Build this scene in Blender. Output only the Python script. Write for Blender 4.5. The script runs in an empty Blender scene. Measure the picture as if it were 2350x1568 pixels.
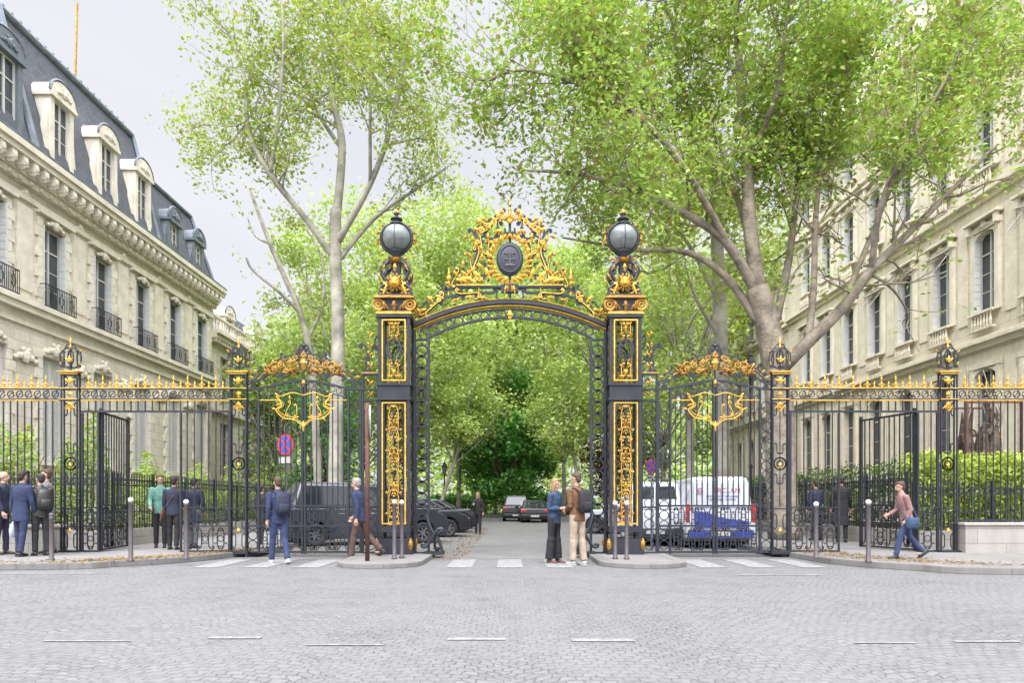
import bpy, math, random
import numpy as np
from mathutils import Vector, Matrix
R=math.radians; pi=math.pi; sin=math.sin; cos=math.cos
random.seed(7); RG=np.random.default_rng(11)
F=1567.0; CX=1170.0; HY=1155.0; EH=1.25
def PX(px,Y): return (px-CX)*Y/F
def PZ(py,Y): return EH+(HY-py)*Y/F
scene=bpy.context.scene; COL=scene.collection
# ------------------------------------------------------------ materials
def nt(name):
    m=bpy.data.materials.new(name); m.use_nodes=True; t=m.node_tree
    return m,t,t.nodes['Principled BSDF']
def mix(t,a,b,fac,typ='MIX'):
    n=t.nodes.new('ShaderNodeMix'); n.data_type='RGBA'; n.blend_type=typ
    for s,v in ((0,fac),(6,a),(7,b)):
        if hasattr(v,'is_output'): t.links.new(v,n.inputs[s])
        else: n.inputs[s].default_value=v if s==0 else (*v[:3],1)
    return n.outputs[2]
def noise(t,vec,scale,detail=4,rough=.55):
    n=t.nodes.new('ShaderNodeTexNoise'); n.inputs['Scale'].default_value=scale
    n.inputs['Detail'].default_value=detail; n.inputs['Roughness'].default_value=rough
    if vec: t.links.new(vec,n.inputs['Vector'])
    return n.outputs['Fac']
def ramp(t,fac,stops):
    n=t.nodes.new('ShaderNodeValToRGB'); t.links.new(fac,n.inputs[0]); e=n.color_ramp.elements
    while len(e)<len(stops): e.new(.5)
    for i,(p,c) in enumerate(stops): e[i].position=p; e[i].color=(*c[:3],1) if hasattr(c,'__len__') else (c,c,c,1)
    return n.outputs[0]
def mathn(t,op,a,b=None):
    n=t.nodes.new('ShaderNodeMath'); n.operation=op
    for i,v in enumerate((a,b)):
        if v is None: continue
        if hasattr(v,'is_output'): t.links.new(v,n.inputs[i])
        else: n.inputs[i].default_value=v
    return n.outputs[0]
def bump(t,bs,h,st=.4,dist=.02):
    n=t.nodes.new('ShaderNodeBump'); n.inputs['Strength'].default_value=st; n.inputs['Distance'].default_value=dist
    t.links.new(h,n.inputs['Height']); t.links.new(n.outputs[0],bs.inputs['Normal'])
def pos(t):
    return t.nodes.new('ShaderNodeNewGeometry').outputs['Position']
def mat(name,c,rough=.6,metal=0,var=.15,ns=6,bmp=0,bs_=40,bd=.01,coat=0):
    m,t,b=nt(name); tc=t.nodes.new('ShaderNodeTexCoord').outputs['Object']
    f=noise(t,tc,ns,5)
    f=ramp(t,f,[(.3,0.0),(.7,1.0)])
    t.links.new(mix(t,[x*(1-var) for x in c],[min(1,x*(1+var)) for x in c],f),b.inputs['Base Color'])
    b.inputs['Roughness'].default_value=rough; b.inputs['Metallic'].default_value=metal
    if coat: b.inputs['Coat Weight'].default_value=coat; b.inputs['Coat Roughness'].default_value=.05
    if bmp: bump(t,b,noise(t,tc,bs_,4),bmp,bd)
    return m
def stone(name,c1,c2,bw=.95,rh=.42,mort=.012,bst=.5,st=.6):
    m,t,b=nt(name); p=pos(t)
    s=t.nodes.new('ShaderNodeSeparateXYZ'); t.links.new(p,s.inputs[0])
    cb=t.nodes.new('ShaderNodeCombineXYZ'); t.links.new(mathn(t,'ADD',s.outputs[1],s.outputs[0]),cb.inputs[0]); t.links.new(s.outputs[2],cb.inputs[1])
    br=t.nodes.new('ShaderNodeTexBrick'); t.links.new(cb.outputs[0],br.inputs['Vector'])
    br.inputs['Scale'].default_value=1; br.inputs['Brick Width'].default_value=bw; br.inputs['Row Height'].default_value=rh
    br.inputs['Mortar Size'].default_value=mort; br.inputs['Mortar Smooth'].default_value=.3
    br.inputs['Color1'].default_value=(*c1,1); br.inputs['Color2'].default_value=(*c2,1)
    br.inputs['Mortar'].default_value=(*[x*.62 for x in c1],1)
    n1=ramp(t,noise(t,p,.9,6,.65),[(.32,(.88,.87,.86)),(.62,(1.0,1.0,1.0))])
    col=mix(t,br.outputs['Color'],n1,1.0,'MULTIPLY')
    mp=t.nodes.new('ShaderNodeMapping'); t.links.new(p,mp.inputs[0]); mp.inputs['Scale'].default_value=(3,3,.35)
    n2=ramp(t,noise(t,mp.outputs[0],1.4,5,.7),[(.42,(.84,.82,.80)),(.6,(1.0,1.0,1.0))])
    col=mix(t,col,n2,st,'MULTIPLY')
    t.links.new(col,b.inputs['Base Color']); b.inputs['Roughness'].default_value=.85
    h=mathn(t,'SUBTRACT',mathn(t,'MULTIPLY',noise(t,p,30,3),.3),br.outputs['Fac'])
    bump(t,b,h,bst,.02)
    return m
def leafmat(name,cols,trans=.4,dark=.55,ns=.5):
    m=bpy.data.materials.new(name); m.use_nodes=True; t=m.node_tree; t.nodes.clear()
    out=t.nodes.new('ShaderNodeOutputMaterial'); g=t.nodes.new('ShaderNodeNewGeometry')
    k=len(cols)-1
    c=ramp(t,g.outputs['Random Per Island'],[(i/k,cc) for i,cc in enumerate(cols)])
    n=ramp(t,noise(t,g.outputs['Position'],ns,3),[(.38,(dark,dark,dark*.9)),(.6,(1,1,1))])
    c=mix(t,c,n,1.0,'MULTIPLY')
    d=t.nodes.new('ShaderNodeBsdfDiffuse'); tr=t.nodes.new('ShaderNodeBsdfTranslucent'); gl=t.nodes.new('ShaderNodeBsdfGlossy')
    gl.inputs['Roughness'].default_value=.5; gl.inputs['Color'].default_value=(.8,.85,.8,1)
    t.links.new(c,d.inputs[0]); t.links.new(mix(t,c,(1.0,1.0,.5),.4,'MULTIPLY'),tr.inputs[0])
    m1=t.nodes.new('ShaderNodeMixShader'); m1.inputs[0].default_value=trans
    t.links.new(d.outputs[0],m1.inputs[1]); t.links.new(tr.outputs[0],m1.inputs[2])
    m2=t.nodes.new('ShaderNodeMixShader'); m2.inputs[0].default_value=.03
    t.links.new(m1.outputs[0],m2.inputs[1]); t.links.new(gl.outputs[0],m2.inputs[2])
    t.links.new(m2.outputs[0],out.inputs[0]); return m
M={}
M['iron']=mat('black_iron',(.018,.020,.028),.5,.2,.3,3)
M['gold']=mat('gilding',(.60,.345,.05),.45,.4,.38,9,.3,60)
M['bronze']=mat('dull_gilding',(.38,.21,.04),.52,.4,.5,9,.3,60)
M['globe']=mat('lamp_glass',(.15,.17,.165),.32,.0,.35,5)
M['shield']=mat('slate_blue_shield',(.03,.033,.05),.55,.1,.2,8)
M['stoneL']=stone('limestone_left',(.69,.63,.525),(.62,.565,.465),.95,.42)
M['stoneR']=stone('limestone_right',(.71,.64,.51),(.65,.585,.465),1.1,.45)
M['stoneT']=mat('limestone_trim',(.66,.605,.50),.85,0,.14,1.7,.6,14,.04)
M['stoneRT']=mat('limestone_trim_warm',(.69,.625,.50),.85,0,.12,1.7,.6,14,.04)
M['plinth']=stone('granite_plinth',(.34,.32,.285),(.29,.275,.25),1.3,.33,.01)
M['slate']=stone('slate_roof',(.115,.125,.145),(.08,.09,.11),.3,.16,.012,.8)
M['zinc']=mat('zinc',(.15,.175,.20),.5,.3,.3,2)
M['dark']=mat('dark_interior',(.035,.035,.038),.9)
M['pane']=mat('window_pane',(.05,.06,.07),.06,.0,.3,1)
M['white']=mat('white_paint',(.60,.60,.58),.5,0,.06,3)
M['wframe']=mat('window_frame_paint',(.53,.51,.46),.5,0,.08,3)
M['bark']=mat('plane_bark',(.22,.185,.14),.9,0,.5,2.6,.9,9,.05)
M['barkp']=mat('pale_bark',(.30,.28,.225),.9,0,.45,1.8,.6,8,.04)
M['barkd']=mat('dark_bark',(.14,.11,.08),.9,0,.4,2,.6,8,.04)
M['stump']=mat('gnarled_wood',(.085,.058,.04),.9,0,.6,4,1.0,7,.1)
M['rust']=mat('rusty_steel',(.11,.045,.035),.7,.3,.3,5)
M['bollard']=mat('bollard_paint',(.085,.072,.075),.5,.2,.2,4)
M['kerb']=stone('kerb_granite',(.19,.185,.175),(.155,.15,.145),1.0,3,.012,.4)
M['leafA']=leafmat('spring_leaf',[(.24,.36,.05),(.36,.48,.09),(.48,.57,.16),(.31,.42,.06),(.40,.34,.10)],.42,.8)
M['leafB']=leafmat('plane_leaf',[(.21,.35,.05),(.32,.47,.08),(.43,.57,.14),(.27,.41,.05),(.34,.25,.08)],.42,.72,.45)
M['leafC']=leafmat('pale_leaf',[(.30,.43,.09),(.40,.53,.14),(.50,.58,.22)],.45,.8,.25)
M['leafD']=leafmat('chestnut_leaf',[(.08,.24,.05),(.14,.35,.07),(.20,.43,.10)],.4,.7,.4)
M['leafH']=leafmat('hedge_leaf',[(.06,.11,.02),(.12,.20,.03),(.24,.32,.06)],.3,.6,1)
M['leafY']=leafmat('laurel_leaf',[(.36,.46,.05),(.54,.62,.12),(.24,.35,.04)],.38,.8,1)
M['leafR']=leafmat('copper_leaf',[(.16,.05,.04),(.24,.09,.05),(.12,.06,.03)],.35,.7,1)
M['litter']=leafmat('leaf_litter',[(.24,.14,.05),(.33,.22,.08),(.18,.10,.035)],.1,.8,1)
M['dirt']=mat('soil',(.08,.06,.04),.95,0,.3,3)
M['grass']=mat('lawn',(.05,.10,.02),.95,0,.4,2,.5,30)
M['tyre']=mat('tyre_rubber',(.02,.02,.02),.8)
M['rim']=mat('alloy_rim',(.18,.18,.19),.35,.7,.1)
M['cglass']=mat('car_glass',(.015,.02,.022),.08,0,.1,1,coat=.2)
M['chrome']=mat('chrome',(.4,.4,.4),.3,1,.05)
M['red']=mat('red_lens',(.40,.02,.02),.2,0,.1)
M['lamp']=mat('headlamp_lens',(.40,.43,.47),.1,.3,.1)
M['plate']=mat('plate_white',(.40,.40,.38),.5)
M['blackp']=mat('black_plastic',(.025,.025,.027),.5)
def paint(n,c,co=.35,r=.35): return mat(n,c,r,.1,.05,1,coat=co)
M['pblack']=paint('black_paint',(.008,.009,.011)); M['pgrey']=paint('grey_paint',(.022,.025,.032),.6,.25); M['pwhite']=paint('white_car_paint',(.50,.52,.55),.3,.32); M['pblue']=mat('blue_vinyl',(.025,.05,.30),.5); M['pink_']=mat('faded_red_vinyl',(.33,.09,.12),.5); M['sblue']=mat('sign_blue',(.03,.07,.36),.5); M['sred']=mat('sign_red',(.50,.03,.045),.5)
def cloth(n,c,rough=.85): return mat(n,c,rough,0,.25,7,.6,14,.03)
def cobble(name,c1,c2,mo,W=1.45,bw=.115,rh=.098,amp=.26):
    m,t,b=nt(name); p=pos(t)
    s=t.nodes.new('ShaderNodeSeparateXYZ'); t.links.new(p,s.inputs[0])
    wob=mathn(t,'MULTIPLY',mathn(t,'SUBTRACT',noise(t,p,.6,3),.5),1.5)
    u=mathn(t,'SUBTRACT',mathn(t,'MULTIPLY',mathn(t,'FRACT',mathn(t,'DIVIDE',mathn(t,'ADD',s.outputs[0],wob),W)),2.0),1.0)
    v=mathn(t,'ADD',s.outputs[1],mathn(t,'MULTIPLY',mathn(t,'MULTIPLY',u,u),amp))
    w2=mathn(t,'MULTIPLY',mathn(t,'SUBTRACT',noise(t,p,5,2),.5),.12)
    cb=t.nodes.new('ShaderNodeCombineXYZ'); t.links.new(mathn(t,'ADD',s.outputs[0],w2),cb.inputs[0]); t.links.new(mathn(t,'ADD',v,w2),cb.inputs[1])
    br=t.nodes.new('ShaderNodeTexBrick'); t.links.new(cb.outputs[0],br.inputs['Vector'])
    br.inputs['Scale'].default_value=1; br.inputs['Brick Width'].default_value=bw; br.inputs['Row Height'].default_value=rh
    br.inputs['Mortar Size'].default_value=.009; br.inputs['Mortar Smooth'].default_value=.8
    br.inputs['Color1'].default_value=(*c1,1); br.inputs['Color2'].default_value=(*c2,1); br.inputs['Mortar'].default_value=(*mo,1)
    n1=ramp(t,noise(t,p,.5,6,.7),[(.35,(.82,.82,.83)),(.65,(1.06,1.06,1.05))])
    col=mix(t,br.outputs['Color'],n1,1.0,'MULTIPLY')
    n3=ramp(t,noise(t,p,14,5,.8),[(.3,(.68,.68,.69)),(.7,(1.2,1.2,1.2))])
    col=mix(t,col,n3,.9,'MULTIPLY')
    n4=ramp(t,noise(t,p,1.1,5,.75),[(.42,0.0),(.60,.75)])
    col=mix(t,col,mix(t,[(a+b_)/2 for a,b_ in zip(c1,c2)],n3,.8,'MULTIPLY'),n4)
    t.links.new(col,b.inputs['Base Color']); b.inputs['Roughness'].default_value=.85
    h=mathn(t,'SUBTRACT',mathn(t,'MULTIPLY',noise(t,p,25,3),.5),br.outputs['Fac'])
    bump(t,b,h,.6,.012); return m
M['cobble']=cobble('cobble_paving',(.165,.162,.162),(.130,.128,.129),(.086,.082,.077))
def ground(name,c,ns=1,v=.2,fine=60):
    m,t,b=nt(name); p=pos(t)
    c1=mix(t,[x*(1-v) for x in c],[x*(1+v) for x in c],ramp(t,noise(t,p,ns,7,.7),[(.3,0.0),(.7,1.0)]))
    c1=mix(t,c1,ramp(t,noise(t,p,fine,3,.8),[(.3,(.75,.75,.75)),(.7,(1.15,1.15,1.15))]),.7,'MULTIPLY')
    t.links.new(c1,b.inputs['Base Color']); b.inputs['Roughness'].default_value=.9
    bump(t,b,noise(t,p,fine,3),.3,.01); return m
M['asphalt']=ground('asphalt',(.130,.126,.122)); M['pave']=ground('pavement_asphalt',(.175,.168,.160)); 
def marking():
    m,t,b=nt('worn_road_paint'); p=pos(t)
    f=ramp(t,noise(t,p,8,8,.9),[(.46,0.0),(.58,1.0)])
    t.links.new(mix(t,(.155,.152,.150),(.28,.28,.275),f),b.inputs['Base Color']); b.inputs['Roughness'].default_value=.85
    return m
M['mark']=marking()
# ------------------------------------------------------------ mesh builder
class MB:
    def __init__(s): s.v=[]; s.f=[]; s.m=[]
    def add(s,V,Fc,mi=0):
        o=len(s.v); s.v.extend([tuple(map(float,q)) for q in V]); s.f.extend([[i+o for i in f] for f in Fc]); s.m.extend([mi]*len(Fc)); return s
    def box(s,x0,x1,y0,y1,z0,z1,mi=0):
        if x0>x1:x0,x1=x1,x0
        if y0>y1:y0,y1=y1,y0
        return s.add([(x0,y0,z0),(x1,y0,z0),(x1,y1,z0),(x0,y1,z0),(x0,y0,z1),(x1,y0,z1),(x1,y1,z1),(x0,y1,z1)],
          [(0,3,2,1),(4,5,6,7),(0,1,5,4),(1,2,6,5),(2,3,7,6),(3,0,4,7)],mi)
    def hexa(s,pts,mi=0):
        return s.add(pts,[(0,3,2,1),(4,5,6,7),(0,1,5,4),(1,2,6,5),(2,3,7,6),(3,0,4,7)],mi)
    def prism(s,poly,a,b,ax='y',mi=0):
        n=len(poly)
        if ax=='y': V=[(p[0],a,p[1]) for p in poly]+[(p[0],b,p[1]) for p in poly]
        elif ax=='x': V=[(a,p[0],p[1]) for p in poly]+[(b,p[0],p[1]) for p in poly]
        else: V=[(p[0],p[1],a) for p in poly]+[(p[0],p[1],b) for p in poly]
        return s.add(V,[list(range(n))[::-1],list(range(n,2*n))]+[(i,(i+1)%n,n+(i+1)%n,n+i) for i in range(n)],mi)
    def tube(s,pts,r,n=6,mi=0,planar=False,closed=False,flat=1.0):
        P=np.array(pts,float); k=len(P)
        if np.isscalar(r): rr=np.full(k,float(r))
        elif len(r)==k: rr=np.array(r,float)
        else: rr=np.interp(np.linspace(0,1,k),np.linspace(0,1,len(r)),r)
        if closed: T=np.roll(P,-1,0)-np.roll(P,1,0)
        else: T=np.gradient(P,axis=0)
        T/= (np.linalg.norm(T,axis=1,keepdims=True)+1e-9)
        if planar: N=np.tile([0.,1.,0.],(k,1))
        else:
            a=np.array([0,0,1.]) if abs(T[0,2])<.9 else np.array([1.,0,0])
            N=np.zeros_like(P); c=a
            for i in range(k):
                c=c-T[i]*np.dot(c,T[i]); c/=np.linalg.norm(c)+1e-9; N[i]=c
        B=np.cross(T,N); a=np.arange(n)*2*pi/n+(pi/4 if n==4 else 0)
        V=P[:,None]+rr[:,None,None]*(np.cos(a)[None,:,None]*N[:,None]*flat+np.sin(a)[None,:,None]*B[:,None])
        Fc=[]
        for i in range(k if closed else k-1):
            i2=(i+1)%k
            for j in range(n): Fc.append((i*n+j,i*n+(j+1)%n,i2*n+(j+1)%n,i2*n+j))
        if not closed: Fc.append(list(range(n))[::-1]); Fc.append([(k-1)*n+j for j in range(n)])
        return s.add(V.reshape(-1,3).tolist(),Fc,mi)
    def ring(s,c,r,t,n=14,mi=0,k=4,ez=1.0):
        return s.tube([(c[0]+r*cos(a),c[1],c[2]+r*ez*sin(a)) for a in np.arange(n)*2*pi/n],t,k,mi,True,True)
    def lathe(s,prof,c=(0,0,0),n=12,mi=0,sx=1,sy=1):
        V=[];Fc=[]
        for r,z in prof:
            for j in range(n): a=2*pi*j/n; V.append((c[0]+r*sx*cos(a),c[1]+r*sy*sin(a),c[2]+z))
        for i in range(len(prof)-1):
            for j in range(n): Fc.append((i*n+j,i*n+(j+1)%n,(i+1)*n+(j+1)%n,(i+1)*n+j))
        Fc.append(list(range(n))[::-1]); Fc.append([(len(prof)-1)*n+j for j in range(n)])
        return s.add(V,Fc,mi)
    def ell(s,c,r,nu=10,nv=7,mi=0,mx=None):
        if np.isscalar(r): r=(r,r,r)
        V=[];Fc=[]
        for i in range(nv+1):
            ph=pi*i/nv; rr=max(sin(ph),.001)
            for j in range(nu):
                a=2*pi*j/nu; p=Vector((r[0]*rr*cos(a),r[1]*rr*sin(a),-r[2]*cos(ph)))
                if mx: p=mx@p
                V.append((c[0]+p.x,c[1]+p.y,c[2]+p.z))
        for i in range(nv):
            for j in range(nu): Fc.append((i*nu+j,i*nu+(j+1)%nu,(i+1)*nu+(j+1)%nu,(i+1)*nu+j))
        Fc.append(list(range(nu))[::-1]); Fc.append([nv*nu+j for j in range(nu)])
        return s.add(V,Fc,mi)
    def loft(s,rings,n=14,mi=0,T=None):
        V=[]
        for c,rx,ry in rings:
            for j in range(n):
                a=2*pi*j/n; p=Vector((c[0]+rx*cos(a),c[1]+ry*sin(a),c[2])); p=T(p) if T else p; V.append(p)
        Fc=[]
        for i in range(len(rings)-1):
            for j in range(n): Fc.append((i*n+j,i*n+(j+1)%n,(i+1)*n+(j+1)%n,(i+1)*n+j))
        Fc.append(list(range(n))[::-1]); Fc.append([(len(rings)-1)*n+j for j in range(n)])
        return s.add(V,Fc,mi)
    def acan(s,x,z,ang,L,w,y=0,th=.03,mi=0):
        a=R(ang); u=(cos(a),sin(a)); v=(-sin(a),cos(a))
        o=[(0,0),(.22,.6),(.4,.45),(.55,1),(.72,.5),(.85,.55),(1,0),(.85,-.55),(.72,-.5),(.55,-1),(.4,-.45),(.22,-.6)]
        V=[(x+u[0]*p*L+v[0]*q*w/2,y,z+u[1]*p*L+v[1]*q*w/2) for p,q in o]
        V+=[(x+u[0]*.5*L,y-th,z+u[1]*.5*L),(x+u[0]*.5*L,y+th,z+u[1]*.5*L)]
        n=len(o)
        return s.add(V,[(i,(i+1)%n,n) for i in range(n)]+[((i+1)%n,i,n+1) for i in range(n)],mi)
    def scroll(s,c,ang,L,kind=1,r=.016,turn=1.1,flip=1,mi=0,y=0,n=20,p=3,k=4,k0=0,ends=3):
        half=L/2; km=turn*2*pi*(p+1)/half; res=[]
        for sg in (1,-1):
            if not (ends&(1 if sg>0 else 2)): res.append([c]); continue
            th=R(ang)+(0 if sg>0 else pi); x,z=c; out=[(x,z)]; sp=0
            for i in range(1,n+1):
                sN=(i/n)**.45; ds=(sN-sp)*half; sm=(sN+sp)/2; sp=sN
                kk=flip*(k0/half+km*sm**p)*(1 if sg>0 else -kind)
                th+=kk*ds/2; x+=cos(th)*ds; z+=sin(th)*ds; th+=kk*ds/2
                out.append((x,z))
            res.append(out)
        pts=res[1][::-1]+res[0][1:]
        return s.tube([(q[0],y,q[1]) for q in pts],r,k,mi,True)
    def mark(s): return (len(s.v),len(s.f))
    def mirror(s,mk,x0=0):
        v0,f0=mk; o=len(s.v)-v0
        s.v.extend([(2*x0-a,b,c) for a,b,c in s.v[v0:]])
        nf=[[i+o for i in f][::-1] for f in s.f[f0:]]; s.f.extend(nf); s.m.extend(s.m[f0:])
    def mesh(s,name,mats,smooth=False,off=(0,0,0)):
        if not isinstance(mats,(list,tuple)): mats=[mats]
        me=bpy.data.meshes.new(name)
        V=(np.array(s.v)-np.array(off)) if len(s.v) else np.zeros((0,3))
        me.from_pydata(V.tolist(),[],s.f)
        for m in mats: me.materials.append(M[m] if isinstance(m,str) else m)
        if any(s.m): me.polygons.foreach_set('material_index',s.m)
        if smooth: me.polygons.foreach_set('use_smooth',[True]*len(s.f))
        me.update(); return me
    def build(s,name,mats,parent=None,smooth=False,world=False,loc=None,**tg):
        off=wloc(parent) if (world and parent) else (0,0,0)
        if loc is not None and parent is None: off=loc
        o=bpy.data.objects.new(name,s.mesh(name,mats,smooth,off)); COL.objects.link(o)
        if parent: o.parent=parent
        elif loc is not None: o.location=loc
        for k_,v_ in tg.items(): o[k_]=v_
        return o
def wloc(p):
    l=Vector((0,0,0))
    while p: l=l+p.location; p=p.parent
    return l
def thing(name,label,cat,loc=(0,0,0),rz=0,group=None):
    o=bpy.data.objects.new(name,None); COL.objects.link(o); o.empty_display_size=.2
    o.location=loc; o.rotation_euler=(0,0,rz); o['label']=label; o['category']=cat
    if group: o['group']=group
    return o
def inst(name,me,parent,loc,rot=(0,0,0)):
    o=bpy.data.objects.new(name,me); COL.objects.link(o); o.parent=parent; o.location=loc; o.rotation_euler=rot; return o
def bevel(o,w,seg=3,ang=35):
    m=o.modifiers.new('bevel','BEVEL'); m.width=w; m.segments=seg; m.limit_method='ANGLE'; m.angle_limit=R(ang)
    for p in o.data.polygons: p.use_smooth=True
    w_=o.modifiers.new('wn','WEIGHTED_NORMAL'); w_.keep_sharp=False
def struct(name,Mb,m): return Mb.build(name,m,kind='structure')
def cr(pts,n=5):
    P=[Vector(p) for p in pts]; out=[]
    for i in range(len(P)-1):
        a=P[max(i-1,0)];b=P[i];c=P[i+1];d=P[min(i+2,len(P)-1)]
        for k in range(n):
            t=k/n; out.append(.5*((2*b)+(c-a)*t+(2*a-5*b+4*c-d)*t*t+(3*b-a-3*c+d)*t**3))
    out.append(P[-1]); return out
# ------------------------------------------------------------ camera, world, light
cam=bpy.data.cameras.new('camera'); co=bpy.data.objects.new('camera',cam); COL.objects.link(co); scene.camera=co
co.location=(0,0,EH); co.rotation_euler=(R(90),0,0); cam.lens=24; cam.sensor_width=36; cam.clip_end=2000
cam.shift_x=(1175-CX)/2350; cam.shift_y=(HY-784)/2350
w=bpy.data.worlds.new('World'); scene.world=w; w.use_nodes=True; t=w.node_tree; bg=t.nodes['Background']
sky=t.nodes.new('ShaderNodeTexSky'); sky.sky_type='NISHITA'; sky.sun_disc=False; sky.sun_elevation=R(50); sky.sun_rotation=R(200)
tc=t.nodes.new('ShaderNodeTexCoord'); sp=t.nodes.new('ShaderNodeSeparateXYZ'); t.links.new(tc.outputs['Generated'],sp.inputs[0])
mp=t.nodes.new('ShaderNodeMapping'); t.links.new(tc.outputs['Generated'],mp.inputs[0]); mp.inputs['Scale'].default_value=(1,1,3)
cl=ramp(t,noise(t,mp.outputs[0],1.6,5,.5),[(.3,(.72,.73,.80)),(.7,(.84,.845,.89))])
# overcast sky; brightness added out of view, overhead and behind, to light facades
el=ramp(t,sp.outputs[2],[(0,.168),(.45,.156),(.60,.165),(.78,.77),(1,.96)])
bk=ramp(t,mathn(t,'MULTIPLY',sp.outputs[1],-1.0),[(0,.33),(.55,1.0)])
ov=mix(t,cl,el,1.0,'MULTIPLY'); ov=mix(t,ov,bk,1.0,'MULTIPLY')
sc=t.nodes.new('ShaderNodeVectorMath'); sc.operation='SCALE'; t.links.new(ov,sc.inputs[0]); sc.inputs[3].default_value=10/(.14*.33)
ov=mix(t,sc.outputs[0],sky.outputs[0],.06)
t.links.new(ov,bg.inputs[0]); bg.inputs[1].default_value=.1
sl=bpy.data.lights.new('sun','SUN'); sl.energy=1.5; sl.angle=R(20); sl.color=(1,.95,.88)
so=bpy.data.objects.new('sun',sl); COL.objects.link(so); so.rotation_euler=(R(40),0,R(-20))
scene.view_settings.view_transform='Standard'; scene.view_settings.look='None'; scene.view_settings.exposure=0
# ------------------------------------------------------------ ground
YG=15.67
g=MB(); g.add([(-400,-100,-.03),(400,-100,-.03),(400,600,-.03),(-400,600,-.03)],[(0,1,2,3)]); struct('ground',g,'grass')
g=MB(); g.add([(-80,-30,0),(80,-30,0),(80,16.5,0),(-80,16.5,0)],[(0,1,2,3)]); struct('road',g,'cobble')
g=MB(); g.add([(-6.6,15.1,.004),(6.8,15.1,.004),(6.8,70,.004),(-6.6,70,.004)],[(0,1,2,3)]); struct('avenue',g,'asphalt')
def kerbline(pl,wd=.28,z=.124,side=1):
    g=MB(); P=[Vector((p[0],p[1],0)) for p in pl]; n=len(P); V=[]
    for i,p in enumerate(P):
        d=(P[min(i+1,n-1)]-P[max(i-1,0)]).normalized(); nn=Vector((-d.y,d.x,0))*side
        V+=[(p.x-nn.x*.003,p.y-nn.y*.003,-.01),(p.x-nn.x*.003,p.y-nn.y*.003,z-.015),(p.x+nn.x*.015,p.y+nn.y*.015,z),(p.x+nn.x*wd,p.y+nn.y*wd,z)]
    Fc=[(i*4+j,i*4+j+1,i*4+5+j,i*4+4+j) for i in range(n-1) for j in range(3)]
    g.add(V,Fc); return g
lk=[tuple(p) for p in cr([(-60,12.2,0),(-20,12.5,0),(-9.4,12.62,0),(-7.6,13.3,0),(-6.75,14.3,0),(-6.3,15.6,0),(-6.1,17,0),(-6.0,20,0),(-6,68,0)],6)]
rk=[tuple(p) for p in cr([(60,11,0),(20,11.5,0),(9.2,11.75,0),(7.4,12.6,0),(6.65,13.6,0),(6.42,15,0),(6.35,17,0),(6.3,20,0),(6.3,68,0)],6)]
g=MB(); g.prism([(p[0],p[1]) for p in lk]+[(-60,68)],-.02,.12,'z'); struct('pavement',g,'pave')
g=MB(); g.prism([(p[0],p[1]) for p in rk]+[(60,68)],-.02,.12,'z'); struct('pavement',g,'pave')
struct('kerb',kerbline(lk,side=1),'kerb'); struct('kerb',kerbline(rk,side=-1),'kerb')
for cx,x0,x1 in ((-2.6,-3.45,-1.75),(2.65,1.8,3.55)):
    il=[]; 
    for k in range(9): a=pi+pi*k/8; il.append((cx+(x1-x0)/2*cos(a),13.7+.85*sin(a)))
    il=[(x0,16.6)]+il+[(x1,16.6)]
    g=MB(); g.prism(il,-.01,.09,'z'); struct('traffic_island',g,'pave'); struct('kerb',kerbline(il,.22,.094,side=1),'kerb')
for s in (-1,1):
    g=MB(); x0,x1=sorted((s*10.25,s*60)); g.add([(x0,17.4,.135),(x1,17.4,.135),(x1,68,.135),(x0,68,.135)],[(0,1,2,3)]); struct('garden_soil',g,'dirt')
g=MB(); g.add([(-60,68.1,.02),(60,68.1,.02),(60,140,.02),(-60,140,.02)],[(0,1,2,3)]); struct('lawn',g,'grass')
g=MB()
for i in range(-6,7):
    x=i*.98
    if 1.6<abs(x)<3.6 : continue
    if abs(x)>6.2: continue
    g.add([(x-.25,13.1,.008),(x+.25,13.1,.008),(x+.25,15.0,.008),(x-.25,15.0,.008)],[(0,1,2,3)])
for (a,b,py,h) in ((478,600,1466,.05),(1028,1160,1469,.05),(1312,1455,1472,.06),(100,300,1474,.02),(700,880,1483,.02),(1960,2100,1478,.02),(2190,2340,1475,.03),(1690,1885,1321,.06),(0,220,1318,.07)):
    Y=F*EH/(py-HY); g.add([(PX(a,Y),Y-h,.008),(PX(b,Y),Y-h,.008),(PX(b,Y),Y+h,.008),(PX(a,Y),Y+h,.008)],[(0,1,2,3)])
struct('road_marking',g,'mark')
# ------------------------------------------------------------ leaves
def leafobj(name,C,size,m,parent=None,upb=.5,flat=False,asp=.55,**tg):
    C=np.asarray(C,float); N=len(C); n=RG.normal(size=(N,3)); n[:,2]=np.abs(n[:,2])+upb
    if flat: n=np.tile([0,0,1.],(N,1))+RG.normal(size=(N,3))*.12
    n/=np.linalg.norm(n,axis=1,keepdims=True); q=RG.normal(size=(N,3)); u=np.cross(n,q); u/=np.linalg.norm(u,axis=1,keepdims=True); v=np.cross(n,u)
    a=(size*RG.uniform(.55,1.3,N))[:,None]
    V=np.stack([C-u*a,C+v*a*asp+n*a*.18,C+u*a,C-v*a*asp+n*a*.18],1).reshape(-1,3)
    if parent: V=V-np.array(wloc(parent))
    me=bpy.data.meshes.new(name); me.vertices.add(4*N); me.vertices.foreach_set('co',V.ravel())
    me.loops.add(4*N); me.loops.foreach_set('vertex_index',np.arange(4*N)); me.polygons.add(N)
    me.polygons.foreach_set('loop_start',np.arange(N)*4); me.polygons.foreach_set('loop_total',np.full(N,4))
    me.materials.append(M[m]); me.update(calc_edges=True)
    o=bpy.data.objects.new(name,me); COL.objects.link(o)
    if parent: o.parent=parent
    for k,v_ in tg.items(): o[k]=v_
    return o
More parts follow.
